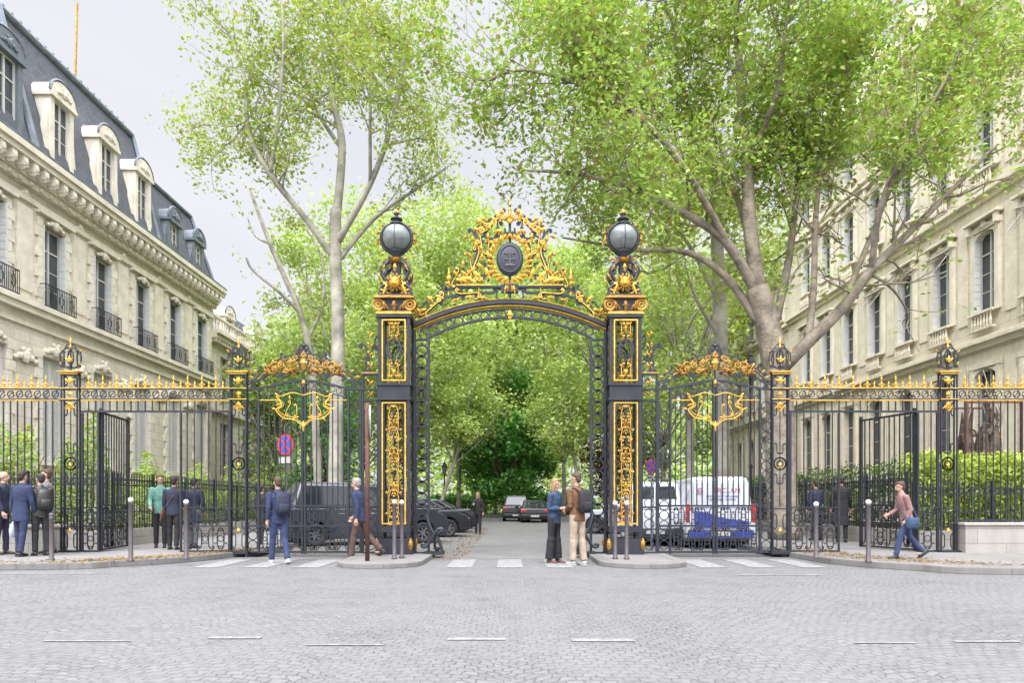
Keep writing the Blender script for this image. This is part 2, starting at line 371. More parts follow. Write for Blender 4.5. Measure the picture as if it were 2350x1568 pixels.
rd=random.Random(5)
def rv(s=1): return Vector((rd.gauss(0,s),rd.gauss(0,s),rd.gauss(0,s)))
def grow(B,tips,p,d,L,r,lvl,up,nch):
    pts=[p.copy()]; n=5
    for i in range(n):
        d=(d+rv(.16)+Vector((0,0,up))).normalized(); p=p+d*(L/n); pts.append(p.copy())
    B.tube(pts,[r,r*.4],6 if r>.05 else 4)
    if lvl==0: tips.extend(pts[1:]); return
    tips.extend(pts[-2:])
    for k in range(nch):
        t=rd.uniform(.2,1)*n; i=min(int(t),n-1); q=pts[i].lerp(pts[i+1],t-i)
        dd=(d+rv(.75)+Vector((0,0,.1))).normalized()
        grow(B,tips,q,dd,L*rd.uniform(.35,.6),r*.42,lvl-1,up,nch)
def limbtree(name,label,base,limbs,bark,leaf,per,sig,size,up=.05,nch=4,spawn=.55,Lr=(1.6,3.2),group=None,cut=None,keep=1.0):
    t_=thing(name,label,'tree',base,0,group); B=MB(); tips=[]
    for pl,r0,r1,foli in limbs:
        pts=cr([(PX(a,Y),Y,PZ(b,Y)) for a,b,Y in pl],5); B.tube(pts,[r0,r1],9 if r0>.15 else 6)
        if not foli: continue
        tot=sum((pts[i+1]-pts[i]).length for i in range(len(pts)-1)); k=int(tot/spawn*foli)
        for j in range(k):
            u=rd.uniform(.3,1)*(len(pts)-1); i=min(int(u),len(pts)-2); q=pts[i].lerp(pts[i+1],u-i)
            d=(pts[i+1]-pts[i]).normalized(); dd=(d*.6+rv(.8)+Vector((0,0,.3))).normalized()
            rr=(r0+(r1-r0)*u/(len(pts)-1))
            grow(B,tips,q,dd,rd.uniform(*Lr),max(.016,min(.045,rr*.45)),1,up,nch)
        tips.extend(pts[-2:])
    B.build('trunk',bark,t_,True,True)
    T=np.array([tuple(p) for p in tips])
    if cut is not None: T=T[cut(T)]
    k=max(1,per//3); C=np.repeat(T,k,0)+RG.normal(size=(len(T)*k,3))*sig; C=np.repeat(C,3,0)+RG.normal(size=(len(C)*3,3))*.12
    leafobj('crown',C,size,leaf,t_); return t_
Y1=25.0
limbtree('plane_tree','tall sparse plane tree with pale trunk standing left of the central gate arch',(PX(772,Y1),Y1,.12),[
 ([(768,1232,Y1),(772,1000,Y1),(776,760,Y1),(770,600,Y1),(770,480,Y1)],.28,.20,0),
 ([(770,520,Y1),(785,330,Y1+.5),(760,200,Y1+.5),(790,40,Y1+1),(800,-120,Y1+1)],.17,.05,1.3),
 ([(765,590,Y1),(700,500,Y1-.5),(620,400,Y1-1),(570,300,Y1-1.2),(560,170,Y1-1.3),(505,30,Y1-1)],.14,.035,.9),
 ([(620,400,Y1-1),(640,250,Y1-1.5),(650,90,Y1-2),(640,-60,Y1-2)],.08,.03,1),
 ([(700,500,Y1-.5),(600,370,Y1+1.2),(520,320,Y1+2)],.06,.02,.8),
 ([(772,560,Y1),(850,420,Y1-.8),(900,280,Y1-1.2),(930,120,Y1-1.5),(960,-40,Y1-1.5)],.13,.035,1.2),
 ([(775,600,Y1),(860,500,Y1+1),(960,430,Y1+2),(1030,380,Y1+2.4)],.10,.03,.8),
 ([(790,350,Y1+.5),(720,240,Y1+1.5),(690,120,Y1+2),(700,0,Y1+2)],.09,.03,1.1),
 ([(850,420,Y1-.8),(850,250,Y1-2),(860,120,Y1-2.5)],.08,.03,1.1),
],'barkp','leafA',9,.38,.086,nch=4,spawn=.56,Lr=(1.2,2.6))
Y2=30.0
limbtree('plane_tree','thin pruned tree with bare crooked branches left of the tall plane tree',(PX(722,Y2),Y2,.12),[
 ([(735,1215,Y2),(725,1000,Y2),(712,820,Y2),(690,720,Y2),(655,640,Y2),(620,560,Y2),(590,480,Y2),(572,430,Y2)],.20,.05,.10),
 ([(690,720,Y2),(640,670,Y2-.5),(580,620,Y2-.6),(565,590,Y2-.6)],.09,.04,.12),
 ([(620,560,Y2),(585,540,Y2+.3),(568,500,Y2+.3)],.06,.03,.1),
 ([(705,780,Y2),(740,700,Y2+.4),(740,600,Y2+.6),(700,520,Y2+.6)],.1,.03,.3),
],'barkp','leafA',9,.28,.10,Lr=(.8,1.6))
Y3=21.0
def cut3(T):
    px=CX+F*T[:,0]/T[:,1]; py=HY-F*(T[:,2]-EH)/T[:,1]
    low=np.interp(px,[1000,1200,1500,1800,2000,2200,2400],[330,470,560,460,380,380,440])
    keep=(py<low)|(RG.uniform(size=len(T))<.12)
    gap=((px-1075)**2/60**2+(py-60)**2/90**2)<1
    return keep&~gap&(T[:,1]>13)
limbtree('plane_tree','huge spreading plane tree leaning over the right side gate',(PX(1795,Y3),Y3,.12),[
 ([(1800,1240,Y3),(1792,1050,Y3),(1788,900,Y3),(1765,760,Y3),(1738,660,Y3)],.48,.34,0),
 ([(1742,680,Y3),(1722,520,Y3),(1715,380,Y3+.3),(1700,200,Y3+.5),(1690,0,Y3+.5),(1690,-120,Y3)],.25,.06,1.2),
 ([(1735,670,Y3),(1670,560,Y3-.5),(1590,500,Y3-1),(1470,440,Y3-1.5),(1330,400,Y3-2),(1200,390,Y3-2.2)],.17,.03,.9),
 ([(1740,740,Y3),(1670,640,Y3+.5),(1580,580,Y3+1),(1480,575,Y3+1.2),(1380,560,Y3+1.4),(1290,545,Y3+1.5)],.14,.025,.4),
 ([(1750,700,Y3),(1690,450,Y3+1.5),(1600,330,Y3+2),(1480,230,Y3+2.5),(1350,130,Y3+2.5)],.13,.03,1.25),
 ([(1670,560,Y3-.5),(1580,400,Y3-1.8),(1480,280,Y3-2.3),(1350,200,Y3-2.5),(1200,160,Y3-2.3),(1110,190,Y3-2)],.11,.025,1.3),
 ([(1780,860,Y3),(1850,790,Y3-.8),(1930,710,Y3-1.3),(2000,620,Y3-1.8),(2080,540,Y3-2),(2180,440,Y3-2.4),(2290,330,Y3-2.5)],.22,.04,.8),
 ([(1855,785,Y3-.8),(1868,650,Y3-.6),(1872,500,Y3-.6),(1890,350,Y3-.5),(1930,200,Y3-.5),(1960,60,Y3)],.12,.03,1.1),
 ([(1775,760,Y3),(1810,600,Y3+.8),(1830,430,Y3+1),(1850,250,Y3+1.2),(1900,60,Y3+1.4)],.14,.03,1.1),
 ([(2000,620,Y3-1.8),(2020,480,Y3-2.5),(2080,330,Y3-3),(2160,200,Y3-3.2),(2230,60,Y3-3.3)],.10,.03,1.3),
 ([(1930,710,Y3-1.3),(2000,540,Y3+.3),(2060,400,Y3+1),(2150,250,Y3+1.3),(2280,130,Y3+1.4)],.09,.03,1.2),
 ([(1560,560,Y3+1),(1480,470,Y3+1.5),(1380,350,Y3+2)],.06,.025,.8),
 ([(1600,330,Y3+2),(1560,180,Y3+1.8),(1540,40,Y3+1.5),(1500,-60,Y3+1.5)],.09,.03,1.3),
 ([(1480,280,Y3-2.3),(1400,130,Y3-2),(1330,0,Y3-1.5)],.08,.03,1.3),
 ([(1715,380,Y3+.3),(1780,220,Y3-1.2),(1800,80,Y3-1.8),(1820,-60,Y3-2)],.10,.03,1.3),
 ([(1330,130,Y3+2.5),(1240,60,Y3+2.2),(1180,30,Y3+2)],.06,.02,1.2),
],'bark','leafB',12,.38,.088,nch=4,spawn=.47,Lr=(1.3,2.7),cut=cut3)
Y4=28.0
limbtree('plane_tree','straight mottled plane trunk rising behind the spreading tree on the right',(PX(1655,Y4),Y4,.12),[
 ([(1658,1225,Y4),(1656,900,Y4),(1650,650,Y4),(1640,450,Y4),(1625,250,Y4),(1610,50,Y4)],.36,.14,.5),
 ([(1652,700,Y4),(1580,560,Y4),(1500,480,Y4)],.12,.04,1.0),
 ([(1645,500,Y4),(1720,350,Y4),(1800,220,Y4+1),(1880,100,Y4)],.14,.04,.8),
 ([(1654,780,Y4),(1600,690,Y4-1),(1570,600,Y4-1)],.09,.03,.6),
],'barkp','leafA',9,.36,.12,Lr=(1.4,2.8),spawn=.65)
def bgtree(x,y,H,Rr,leaf,label,size=.24,nl=9000,zb=.3,bark='barkp',lean=(0,0),name='tree',tr=.26,lobes=26,group=None):
    t_=thing(name,label,'tree',(x,y,.02),0,group); B=MB(); top=Vector((x+lean[0],y+lean[1],H*(zb+.12)))
    tp=cr([(x,y,0),(x+lean[0]*.4+rd.gauss(0,.1),y,H*zb*.5),tuple(top)],4); B.tube(tp,[tr,tr*.6],7)
    Cs=[]
    for i in range(lobes):
        while True:
            q=Vector((rd.uniform(-1,1),rd.uniform(-1,1),rd.uniform(-1,1)))
            if q.length<1: break
        q=q*(.55+.45*q.length)
        c=Vector((top.x+q.x*Rr,top.y+q.y*Rr,H*(1+zb)/2+q.z*H*(1-zb)/2)); Cs.append(c)
        md=(top+c)/2+rv(.4); st=tp[-1] if i%3 else tp[-3]
        B.tube(cr([tuple(st),tuple(md),tuple(c)],3),[tr*.35,.03],5)
    B.build('trunk',bark,t_,True,True)
    L=[]; per=nl//lobes
    for c in Cs:
        rr=Rr*rd.uniform(.22,.45); d=RG.normal(size=(per,3)); d/=np.linalg.norm(d,axis=1,keepdims=True)
        L.append(np.array(tuple(c))+d*rr*(RG.uniform(.1,1,(per,1))**.5)*np.array([1,1,.75])+RG.normal(size=(per,3))*.3)
    leafobj('crown',np.concatenate(L),size,leaf,t_); return t_
G1='trees lining the avenue behind the gates'
bgtree(-9.0,37,17,4.2,'leafC','pale green tree behind the bare pruned tree on the left of the avenue',.14,11000,.25,group=G1)
bgtree(-6.6,47,25.5,6.6,'leafC','tall pale tree filling the gap left of the central gate crest',.17,19000,.2,lobes=34,group=G1)
bgtree(9.5,36,21,4.8,'leafC','pale tree behind the mottled trunk on the right of the avenue',.15,9000,.25,group=G1)
bgtree(7.2,48,25.5,6.6,'leafC','tall pale tree showing through the right half of the arch',.17,19000,.2,lobes=34,group=G1)
bgtree(-4.6,62,27,6.8,'leafC','far yellow green tree just left of the dark chestnut seen through the arch',.25,14000,.15,group=G1)
bgtree(5,64,27,6.8,'leafC','far yellow green tree just right of the dark chestnut seen through the arch',.25,14000,.15,group=G1)
bgtree(-1.5,78,36,9,'leafC','tallest far tree rising behind the chestnut in the middle of the arch',.32,20000,.05,lobes=54,group=G1)
bgtree(2.5,86,33,9,'leafA','far tree just right behind the tallest tree in the arch',.32,14000,.05,lobes=40,group=G1)
bgtree(-13,60,26,7,'leafC','far tree behind the left side gate next to the corner building',.24,13000,.12,group=G1)
bgtree(13,58,25,6.5,'leafA','far tree behind the right side gate next to the far building',.24,11000,.12,group=G1)
bgtree(-.2,60,12.5,4.2,'leafD','round dark green chestnut tree at the end of the avenue in the arch centre',.22,15000,.04,lobes=44,bark='barkd')
bgtree(-15.3,45,12.5,3.2,'leafB','low leafy tree in front of the set back corner building on the left',.16,7000,.2)
bgtree(-4.8,44,9.6,2.8,'leafC','small slanting tree inside the left half of the arch',.13,6000,.42,lean=(1.6,0),tr=.16,lobes=18)
bgtree(4.6,44,10.5,2.8,'leafC','small leaning tree inside the right half of the arch',.13,6000,.42,lean=(-.7,0),tr=.16,lobes=18)
bgtree(-9.0,33,7.5,2.0,'leafD','dark low tree behind the left side gate and parked van',.13,4500,.2,bark='barkd')
bgtree(7.6,52,6.5,2.2,'leafR','small copper leaved tree inside the right edge of the arch',.14,3500,.3,bark='barkd',lobes=16)
C=np.stack([RG.uniform(-75,75,42000),RG.uniform(104,112,42000),RG.uniform(0,1,42000)**.85],1)
hh=19+4*np.sin(C[:,0]*.21)+3*np.sin(C[:,0]*.53+1); C[:,2]*=hh; C[:,1]+=C[:,2]*.6
leafobj('distant_woodland',C,.55,'leafC',kind='stuff')
def shrub(x0,x1,y0,y1,z0,z1,leaf,label,n,size,name='shrub',cat='shrub',asp=.5,rag=.12):
    t_=thing(name,label,cat,((x0+x1)/2,(y0+y1)/2,z0)); 
    B=MB()
    for i in range(max(4,int((x1-x0+y1-y0)*2))):
        bx,by=rd.uniform(x0,x1),rd.uniform(y0,y1); B.tube([(bx,by,z0),(bx+rd.gauss(0,.1),by+rd.gauss(0,.1),(z0+z1)/2),(bx+rd.gauss(0,.2),by+rd.gauss(0,.2),z1-.15)],[.03,.01],4)
    B.build('stems','barkd',t_,False,True)
    C=np.stack([RG.uniform(x0,x1,n),RG.uniform(y0,y1,n),RG.uniform(0,1,n)**.8],1)
    C[:,2]=z0+C[:,2]*(z1-z0)*(1+rag*np.sin(C[:,0]*3.1+C[:,1]*2)+rag*np.sin(C[:,0]*7+C[:,1]*5)*.6); C+=RG.normal(size=(n,3))*.05
    leafobj('foliage',C,size,leaf,t_,asp=asp)
shrub(-15,-10.6,17.9,19.2,.13,2.7,'leafB','leafy green shrubs behind the left fence by the stone plinth',7500,.07,rag=.3)
shrub(-11.8,-10.6,19.6,30,.13,2.1,'leafB','row of green shrubs along the low railing below the left facade',8000,.075,rag=.25)
shrub(-11.9,-10.7,30.6,44,.13,2.2,'leafA','farther green shrubs along the low railing toward the avenue end',6000,.1,rag=.25)
shrub(10.5,15.2,17.6,18.5,.13,2.5,'leafY','bright yellow green laurel hedge behind the right fence',13000,.085,'hedge','hedge',.38,.03)
shrub(10.6,11.5,18.8,42,.13,2.4,'leafH','dark clipped hedge running along the right garden railing',14000,.07,'hedge','hedge',.5,.03)
shrub(-9,-2.5,72,74,.02,1.9,'leafD','dark far bush at the park entrance on the left of the avenue end',2500,.22)
shrub(1.8,9,72,74,.02,2.1,'leafD','dark far bush at the park entrance on the right of the avenue end',2500,.22)
n=7000; C=np.zeros((n,3))
for i in range(n):
    u=rd.random()
    if u<.35: x=-6.0+abs(rd.gauss(0,1.4)); y=rd.uniform(16,40); z=.012
    elif u<.55: x=-1.8-abs(rd.gauss(0,.8))+.8; y=rd.uniform(15,34); z=.012
    elif u<.8:
        p=rd.choice(lk[8:36]); x=p[0]-rd.uniform(0,.6); y=p[1]+rd.gauss(0,.3)+.35; z=.132
    else:
        p=rd.choice(rk[8:36]); x=p[0]+rd.uniform(0,1.2); y=p[1]+abs(rd.gauss(0,.6))+.3; z=.132
    C[i]=(x,y,z)
leafobj('leaf_litter',C,.035,'litter',flat=True,kind='stuff')
# ------------------------------------------------------------ ironwork
def barmesh(h,w=.011):
    m=MB(); m.box(-w,w,-w,w,0,h); return m.mesh('bar','iron')
sp1=MB(); sp1.lathe([(.012,0),(.03,.02),(.014,.05),(.034,.09),(.016,.12),(.012,.15),(.022,.2),(.004,.30)],n=6); 
sp1.acan(0,.04,150,.09,.04); sp1.acan(0,.04,30,.09,.04); SPT=sp1.mesh('spearhead','gold')
sp2=MB(); sp2.lathe([(.012,0),(.026,.02),(.012,.05),(.022,.08),(.004,.16)],n=6); SPS=sp2.mesh('spearhead','gold')
BC={}
def bars(root,x0,x1,z0,z1,step,zsp=None):
    n=max(1,int(round((x1-x0)/step))); key=round(z1-z0,3)
    if key not in BC: BC[key]=barmesh(z1-z0)
    for i in range(1,n):
        x=x0+(x1-x0)*i/n
        inst('bar',BC[key],root,(x,0,z0))
        if zsp: inst('spearhead',SPT if i%2 else SPS,root,(x,0,zsp))
def lattice(D,x0,x1,z0,z1,step=.3):
    n=max(1,int(round((x1-x0)/step))); w=(x1-x0)/n; h=z1-z0
    for i in range(n):
        c=x0+w*(i+.5)
        mk=D.mark(); D.scroll((c-w*.22,z0+h*.5),90,h*1.55,1,.014,1.0,flip=1 if i%2 else -1,n=12,p=2.4); D.scroll((c-w*.22,z0+h*.5),90,h*.8,1,.010,1.0,flip=-1 if i%2 else 1,n=10,p=2.4); D.mirror(mk,c)
        D.ring((c,0,z0+h*.5),min(w,h)*.19,.013,10)
        D.box(c-w/2-.008,c-w/2+.008,-.008,.008,z0,z1)
def fence(x0,x1,zb,label,low=True,group='railing runs of the park fence'):
    t_=thing('iron_fence',label,'fence',(x0,YG,0),0,group); L=x1-x0
    D=MB()
    for z in (3.865,3.632): D.box(0,L,-.025,.025,z-.011,z+.011)
    D.box(0,L,-.03,.03,zb+.03,zb+.07)
    D.build('rail','iron',t_)
    Gd=MB(); Gd.box(0,L,-.035,.035,3.878,3.900); Gd.box(0,L,-.034,.034,3.595,3.615); Gd.build('gilded_rail','gold',t_)
    Fz=MB(); n=max(1,int(L/.2)); w=L/n
    for i in range(n):
        Fz.ring((w*(i+.5),0,3.748),.075,.012,12); Fz.scroll((w*(i+.5),3.748),45,.26,-1,.010,.8,n=8,mi=0); Fz.ell((w*i+.001,-.01,3.748),.022,6,4,mi=1)
    Fz.build('frieze',['iron','gold'],t_)
    bars(t_,0,L,zb+.07,3.615,.163,3.90)
    return t_
fence(-13.4,-10.33,.75,'leftmost railing run standing on the pale stone plinth',False)
fence(-9.83,-6.42,3.3,'overhead frieze spanning the open left pedestrian passage',False)
fence(10.28,13.4,.8,'rightmost railing run standing on the stone plinth by the yellow hedge',False)
fence(6.42,9.83,3.3,'overhead frieze spanning the open right pedestrian passage',False)
def fixed(x0,x1,label):
    t_=thing('iron_fence',label,'fence',(x0,YG+.0,.1),0); L=x1-x0; D=MB()
    D.box(0,L,-.026,.026,.02,.06); D.box(0,L,-.025,.025,1.03,1.06); D.box(0,L,-.025,.025,.6,.63)
    for x in (.02,L-.02): D.box(x-.02,x+.02,-.022,.022,.06,3.22)
    D.build('rail','iron',t_); bars(t_,0,L,1.06,3.22,.163)
    Lt=MB(); lattice(Lt,.04,L-.04,.63,1.03,.27); lattice(Lt,.04,L-.04,.06,.6,.32); Lt.build('lower_scrollwork','iron',t_)
fixed(-7.57,-6.42,'fixed railing section between left open passage and fence pier')
fixed(-9.83,-9.42,'narrow fixed railing section beside the far left fence pier')
fixed(6.42,7.57,'fixed railing section between the right fence pier and open passage')
fixed(9.35,9.83,'narrow fixed railing section beside the far right fence pier')
def leafgate(x,y,rz,L,label):
    t_=thing('gate_leaf',label,'gate',(x,y,.14),rz); D=MB()
    for z in (.03,.62,1.05,3.2): D.box(0,L,-.03,.03,z-.02,z+.02)
    for q in (.03,L-.03): D.box(q-.03,q+.03,-.032,.032,.0,3.3)
    D.build('frame','iron',t_); bars(t_,0,L,1.07,3.18,.15)
    Lt=MB(); lattice(Lt,.06,L-.06,.64,1.03,.3); lattice(Lt,.06,L-.06,.05,.6,.36); Lt.build('lower_scrollwork','iron',t_)
leafgate(-9.42,YG+.05,R(100),1.7,'open pedestrian gate leaf folded inward on the left side')
leafgate(9.35,YG+.05,R(105),1.7,'open pedestrian gate leaf folded inward on the right side')
for s,lab in ((-1,'pale stone plinth under the leftmost railing'),(1,'pale stone plinth under the rightmost railing')):
    t_=thing('stone_plinth',lab,'wall',(s*11.8,YG,.12)); g=MB(); g.box(s*10.3,s*13.6,YG-.24,YG+.24,.10,.68 if s<0 else .73); o=g.build('block','plinth',t_,world=True)
    g=MB(); g.box(s*10.26,s*13.6,YG-.28,YG+.28,.68 if s<0 else .73,.75 if s<0 else .80); o=g.build('coping','plinth',t_,world=True); bevel(o,.02,2)
def pier(x,label):
    t_=thing('fence_pier',label,'pier',(x,YG,.1),0,'openwork fence piers'); D=MB(); Gd=MB()
    for a in (-.18,.18):
        for b in (-.05,.05): D.box(a-.015,a+.015,b-.015,b+.015,0,4.15)
    for z in (.0,1.0,3.5,3.75,4.08): D.box(-.2,.2,-.07,.07,z,z+.03)
    D.box(-.24,.24,-.12,.12,-.02,.06)
    S=MB(); yy=0
    mk=S.mark()
    for z in (.28,.72): S.scroll((-.07,z),90,.55,1,.013,1,n=12,y=yy)
    S.ring((-.001,yy,2.05),.14,.018,16); S.ring((-.001,yy,2.05),.07,.012,12); S.scroll((-.07,2.4),90,.4,-1,.013,n=12,y=yy); S.scroll((-.07,1.7),90,.4,-1,.013,n=12,y=yy)
    S.scroll((-.08,3.3),90,.5,1,.014,n=12,y=yy); S.scroll((-.08,3.95),90,.36,1,.013,n=12,y=yy); S.mirror(mk)
    for z in (3.4,3.64,3.95): Gd.acan(0,z-.09,90,.19,.13,-.03,.04)
    for z in (.5,2.0): Gd.acan(0,z-.05,90,.13,.08,-.03,.03)
    for z in (3.52,3.77,4.10): Gd.box(-.205,.205,-.077,-.073,z,z+.016)
    for q in (-1,1): Gd.acan(0,3.9,90+q*50,.16,.06,-.03,.03); Gd.acan(0,3.42,90+q*130,.17,.06,-.03,.03); Gd.acan(0,3.25,90+q*35,.17,.05,-.03,.03)
    S.tube([(0,0,1.05),(0,0,3.5)],.012,6)
    D.build('shaft','iron',t_); S.build('scrollwork','iron',t_)
    Gd.box(-.22,.22,-.09,.09,4.13,4.15); Gd.box(-.25,.25,-.11,.11,4.152,4.172)
    Gd.build('gilded_ornament','gold',t_)
    Fn=MB(); mk=Fn.mark()
    Fn.scroll((-.15,4.45),90,.62,1,.017,1.2,flip=1,n=16); Fn.scroll((-.06,4.5),90,.5,1,.015,1.2,flip=-1,n=16); Fn.scroll((-.12,4.72),60,.36,1,.013,1.1,flip=-1,n=14); Fn.scroll((-.1,4.26),0,.3,1,.013,1.1,flip=1,n=12); Fn.mirror(mk)
    for k in (1,3):
        a=k*pi/4; Fn.tube([(.2*cos(a)*cos(b),.2*sin(a)*cos(b),4.48+.22*sin(b)) for b in np.linspace(-pi/2,1.5*pi,18,endpoint=False)],.009,4,closed=True)
    Fn.ring((0,0,4.48),.25,.014,20); Fn.lathe([(.02,4.2),(.02,4.75),(.01,4.9)],n=6)
    Fn.build('caged_finial','iron',t_)
    Gf=MB(); Gf.lathe([(.01,4.68),(.035,4.74),(.015,4.8),(.025,4.85),(.005,4.97)],n=8); Gf.acan(0,4.36,90,.17,.07,-.05)
    for q in (-1,1): Gf.acan(0,4.38,90+q*45,.14,.05,-.05); Gf.acan(q*.2,4.6,90-q*50,.10,.04,-.02); Gf.acan(q*.2,4.3,90-q*20,.10,.04,-.02)
    Gf.build('finial_leaf','gold',t_)
pier(-10.08,'far left openwork pier with caged ball finial beside the plinth')
pier(-6.22,'openwork pier with caged ball finial on the left of the left side gate')
pier(6.2,'openwork pier with caged ball finial in front of the spreading tree trunk')
pier(10.05,'far right openwork pier with caged ball finial beside the yellow hedge')
def sidegate(cx,label):
    t_=thing('side_gate',label,'gate',(cx,YG,.08),0,'double side gates'); W=1.31; D=MB()
    def tz(x): return 3.78+.20*cos(min(1,abs(x)/W)*pi/2)**2
    for s in (-1,1):
        for a in (W,W-.28,.035): D.box(s*a-.022,s*a+.022,-.035,.035,0,tz(a)-.03)
        for z in (.02,.62,1.08): D.box(s*.0,s*W,-.03,.03,z,z+.045)
    xs=np.linspace(-W,W,25); D.tube([(x,0,tz(x)) for x in xs],.034,4,planar=True); D.tube([(x,0,tz(x)-.2) for x in xs if abs(x)<W-.28],.018,4,planar=True)
    D.build('frame','iron',t_)
    for s in (-1,1):
        Rg=MB(); z=.2
        while z<3.55: Rg.ring((s*(W-.14),0,z),.105,.014,14); z+=.228
        Rg.build('ring_border','iron',t_)
    Fz=MB(); x=-W+.36
    while x<W-.3: Fz.ring((x,0,tz(x)-.1),.065,.011,12); x+=.16
    Fz.build('frieze','iron',t_)
    for s in (-1,1):
        x0,x1=sorted((s*.05,s*(W-.28))); nn=8
        for i in range(1,nn):
            x=x0+(x1-x0)*i/nn; h=round(tz(x)-.2-1.12,3)
            inst('bar',barmesh(h,.012),t_,(x,0,1.12))
    Lt=MB()
    for s in (-1,1):
        x0,x1=sorted((s*.06,s*(W-.30))); lattice(Lt,x0,x1,.66,1.08,.27); lattice(Lt,x0,x1,.06,.62,.27)
    Lt.build('lower_scrollwork','iron',t_)
    Gd=MB(); mk=Gd.mark()
    for off,rr in ((0,.016),(.05,.010)):
        Gd.tube(cr([(-.62+off,-.03,3.62-off),(-.5+off,-.03,3.42),(-.62+off,-.03,3.30),(-.45+off,-.03,3.12+off),(-.2,-.03,3.08+off),(0,-.03,2.92+off)],5),rr,4,planar=True)
    Gd.tube(cr([(0,-.03,3.64),(-.25,-.03,3.70),(-.5,-.03,3.62),(-.62,-.03,3.62)],5),.014,4,planar=True)
    Gd.scroll((-.35,3.35),60,.5,-1,.011,1.1,y=-.03); Gd.scroll((-.15,3.3),90,.45,1,.011,1.1,y=-.03)
    for x,z,a in ((-.5,3.45,200),(-.6,3.3,160),(-.42,3.15,230),(-.1,3.15,200),(-.55,3.6,140),(-.3,3.5,100)): Gd.acan(x,z,a,.14,.06,-.03)
    Gd.box(-1.0,-.55,-.033,.033,3.52,3.538); Gd.mirror(mk); Gd.acan(0,2.8,90,.26,.11,-.03)
    Gd.build('gilded_cartouche','gold',t_)
    S=MB(); mk=S.mark(); q=1.35
    S.scroll((-.98,4.03),28,.95,-1,.022*q,1.2,flip=1); S.scroll((-.62,4.28),40,.85,1,.02*q,1.2,flip=1); S.scroll((-.3,4.18),10,.8,-1,.02*q,1.2); S.scroll((-.2,4.55),60,.7,-1,.02*q,1.2,flip=-1)
    S.scroll((-1.2,3.98),15,.5,1,.018*q,1.2,flip=-1); S.scroll((-.12,4.66),80,.5,1,.016*q,1.1,flip=-1); S.scroll((-.5,4.08),0,.6,1,.016*q,1.1); S.scroll((-.85,4.22),50,.5,1,.015*q,1.1,flip=-1); S.scroll((-.42,4.5),120,.45,1,.014*q,1.1)
    S.scroll((-.75,4.12),20,.7,1,.015*q,1.2,flip=-1); S.scroll((-.1,4.3),90,.6,1,.016*q,1.2); S.scroll((-1.05,4.18),45,.45,1,.014*q,1.2)
    S.tube(cr([(-1.3,0,3.85),(-.9,0,4.22),(-.45,0,4.52),(0,0,4.6)],5),.018,4,planar=True); S.mirror(mk)
    S.tube([(0,0,3.95),(0,0,4.8)],.02,6); S.lathe([(.02,4.72),(.045,4.78),(.02,4.83),(.005,4.9)],n=8)
    S.build('crest_scrollwork','iron',t_)
    B=MB(); mk=B.mark()
    r2=random.Random(3)
    for k in range(46):
        x=-r2.uniform(.02,.9); z=4.05+.46*(1-(abs(x)/.98)**2)*r2.uniform(.15,1.0)+.02; a=r2.uniform(50,220); B.acan(x,z,a,r2.uniform(.11,.19),r2.uniform(.055,.085),r2.uniform(-.06,0),.05)
    for x,z,r_ in ((-.5,4.33,.06),(-.3,4.36,.06),(-.66,4.25,.05),(-.4,4.2,.05),(-.18,4.5,.05)):
        B.ring((x,-.05,z),r_,.016,10); B.ell((x,-.06,z),.022,6,4)
    for x,z,a in ((-1.15,4.05,170),(-1.05,4.12,130),(-.95,4.05,200)): B.acan(x,z,a,.15,.07)
    B.mirror(mk); B.acan(0,4.2,90,.34,.2,-.03,.07); B.acan(0,4.5,90,.2,.13,0,.05); B.acan(0,3.82,90,.18,.12,-.03,.05)
    B.build('gilded_foliage','bronze',t_)
sidegate(-4.73,'closed double side gate with gilded leaf crest in front of the dark van')
sidegate(4.71,'closed double side gate with gilded leaf crest in front of the white vans')
def bracket(x,s,label):
    t_=thing('gate_post',label,'post',(x,YG,.08),0,'slim posts with scroll brackets'); D=MB()
    for a in (-.17,.17): D.box(a-.020,a+.020,-.04,.04,0,4.15)
    for z in (0,1.05,3.5,3.75,4.1): D.box(-.2,.2,-.05,.05,z,z+.04)
    z=.2
    while z<3.4: D.ring((0,0,z),.11,.014,12); z+=.24
    D.build('shaft','iron',t_); S=MB()
    S.scroll((s*.05,4.5),90-s*10,1.15,1,.032,1.2,flip=-s); S.scroll((-s*.02,4.62),70,.6,-1,.026,1.1,flip=s); S.scroll((0,3.93),90,.3,1,.014); S.scroll((s*.1,4.3),90,.55,-1,.024,1.1,flip=s); S.scroll((-s*.1,4.85),80,.5,1,.024,1.1,flip=s)
    S.build('scroll_bracket','iron',t_); Gd=MB()
    for z in (3.6,3.85,4.25,4.5,4.7,4.95): Gd.acan(0,z,90+s*25,.15,.07,-.03,.04); Gd.acan(0,z+.06,90-s*30,.12,.06,-.03,.04)
    Gd.box(-.21,.21,-.055,.055,4.145,4.163); Gd.build('gilded_leaf','gold',t_)
bracket(-3.2,-1,'slim ringed post with scroll bracket left of the left pillar')
bracket(3.2,1,'slim ringed post with scroll bracket right of the right pillar')
def thing_part(name,parent,loc):
    o=bpy.data.objects.new(name,None); COL.objects.link(o); o.parent=parent; o.location=loc; return o
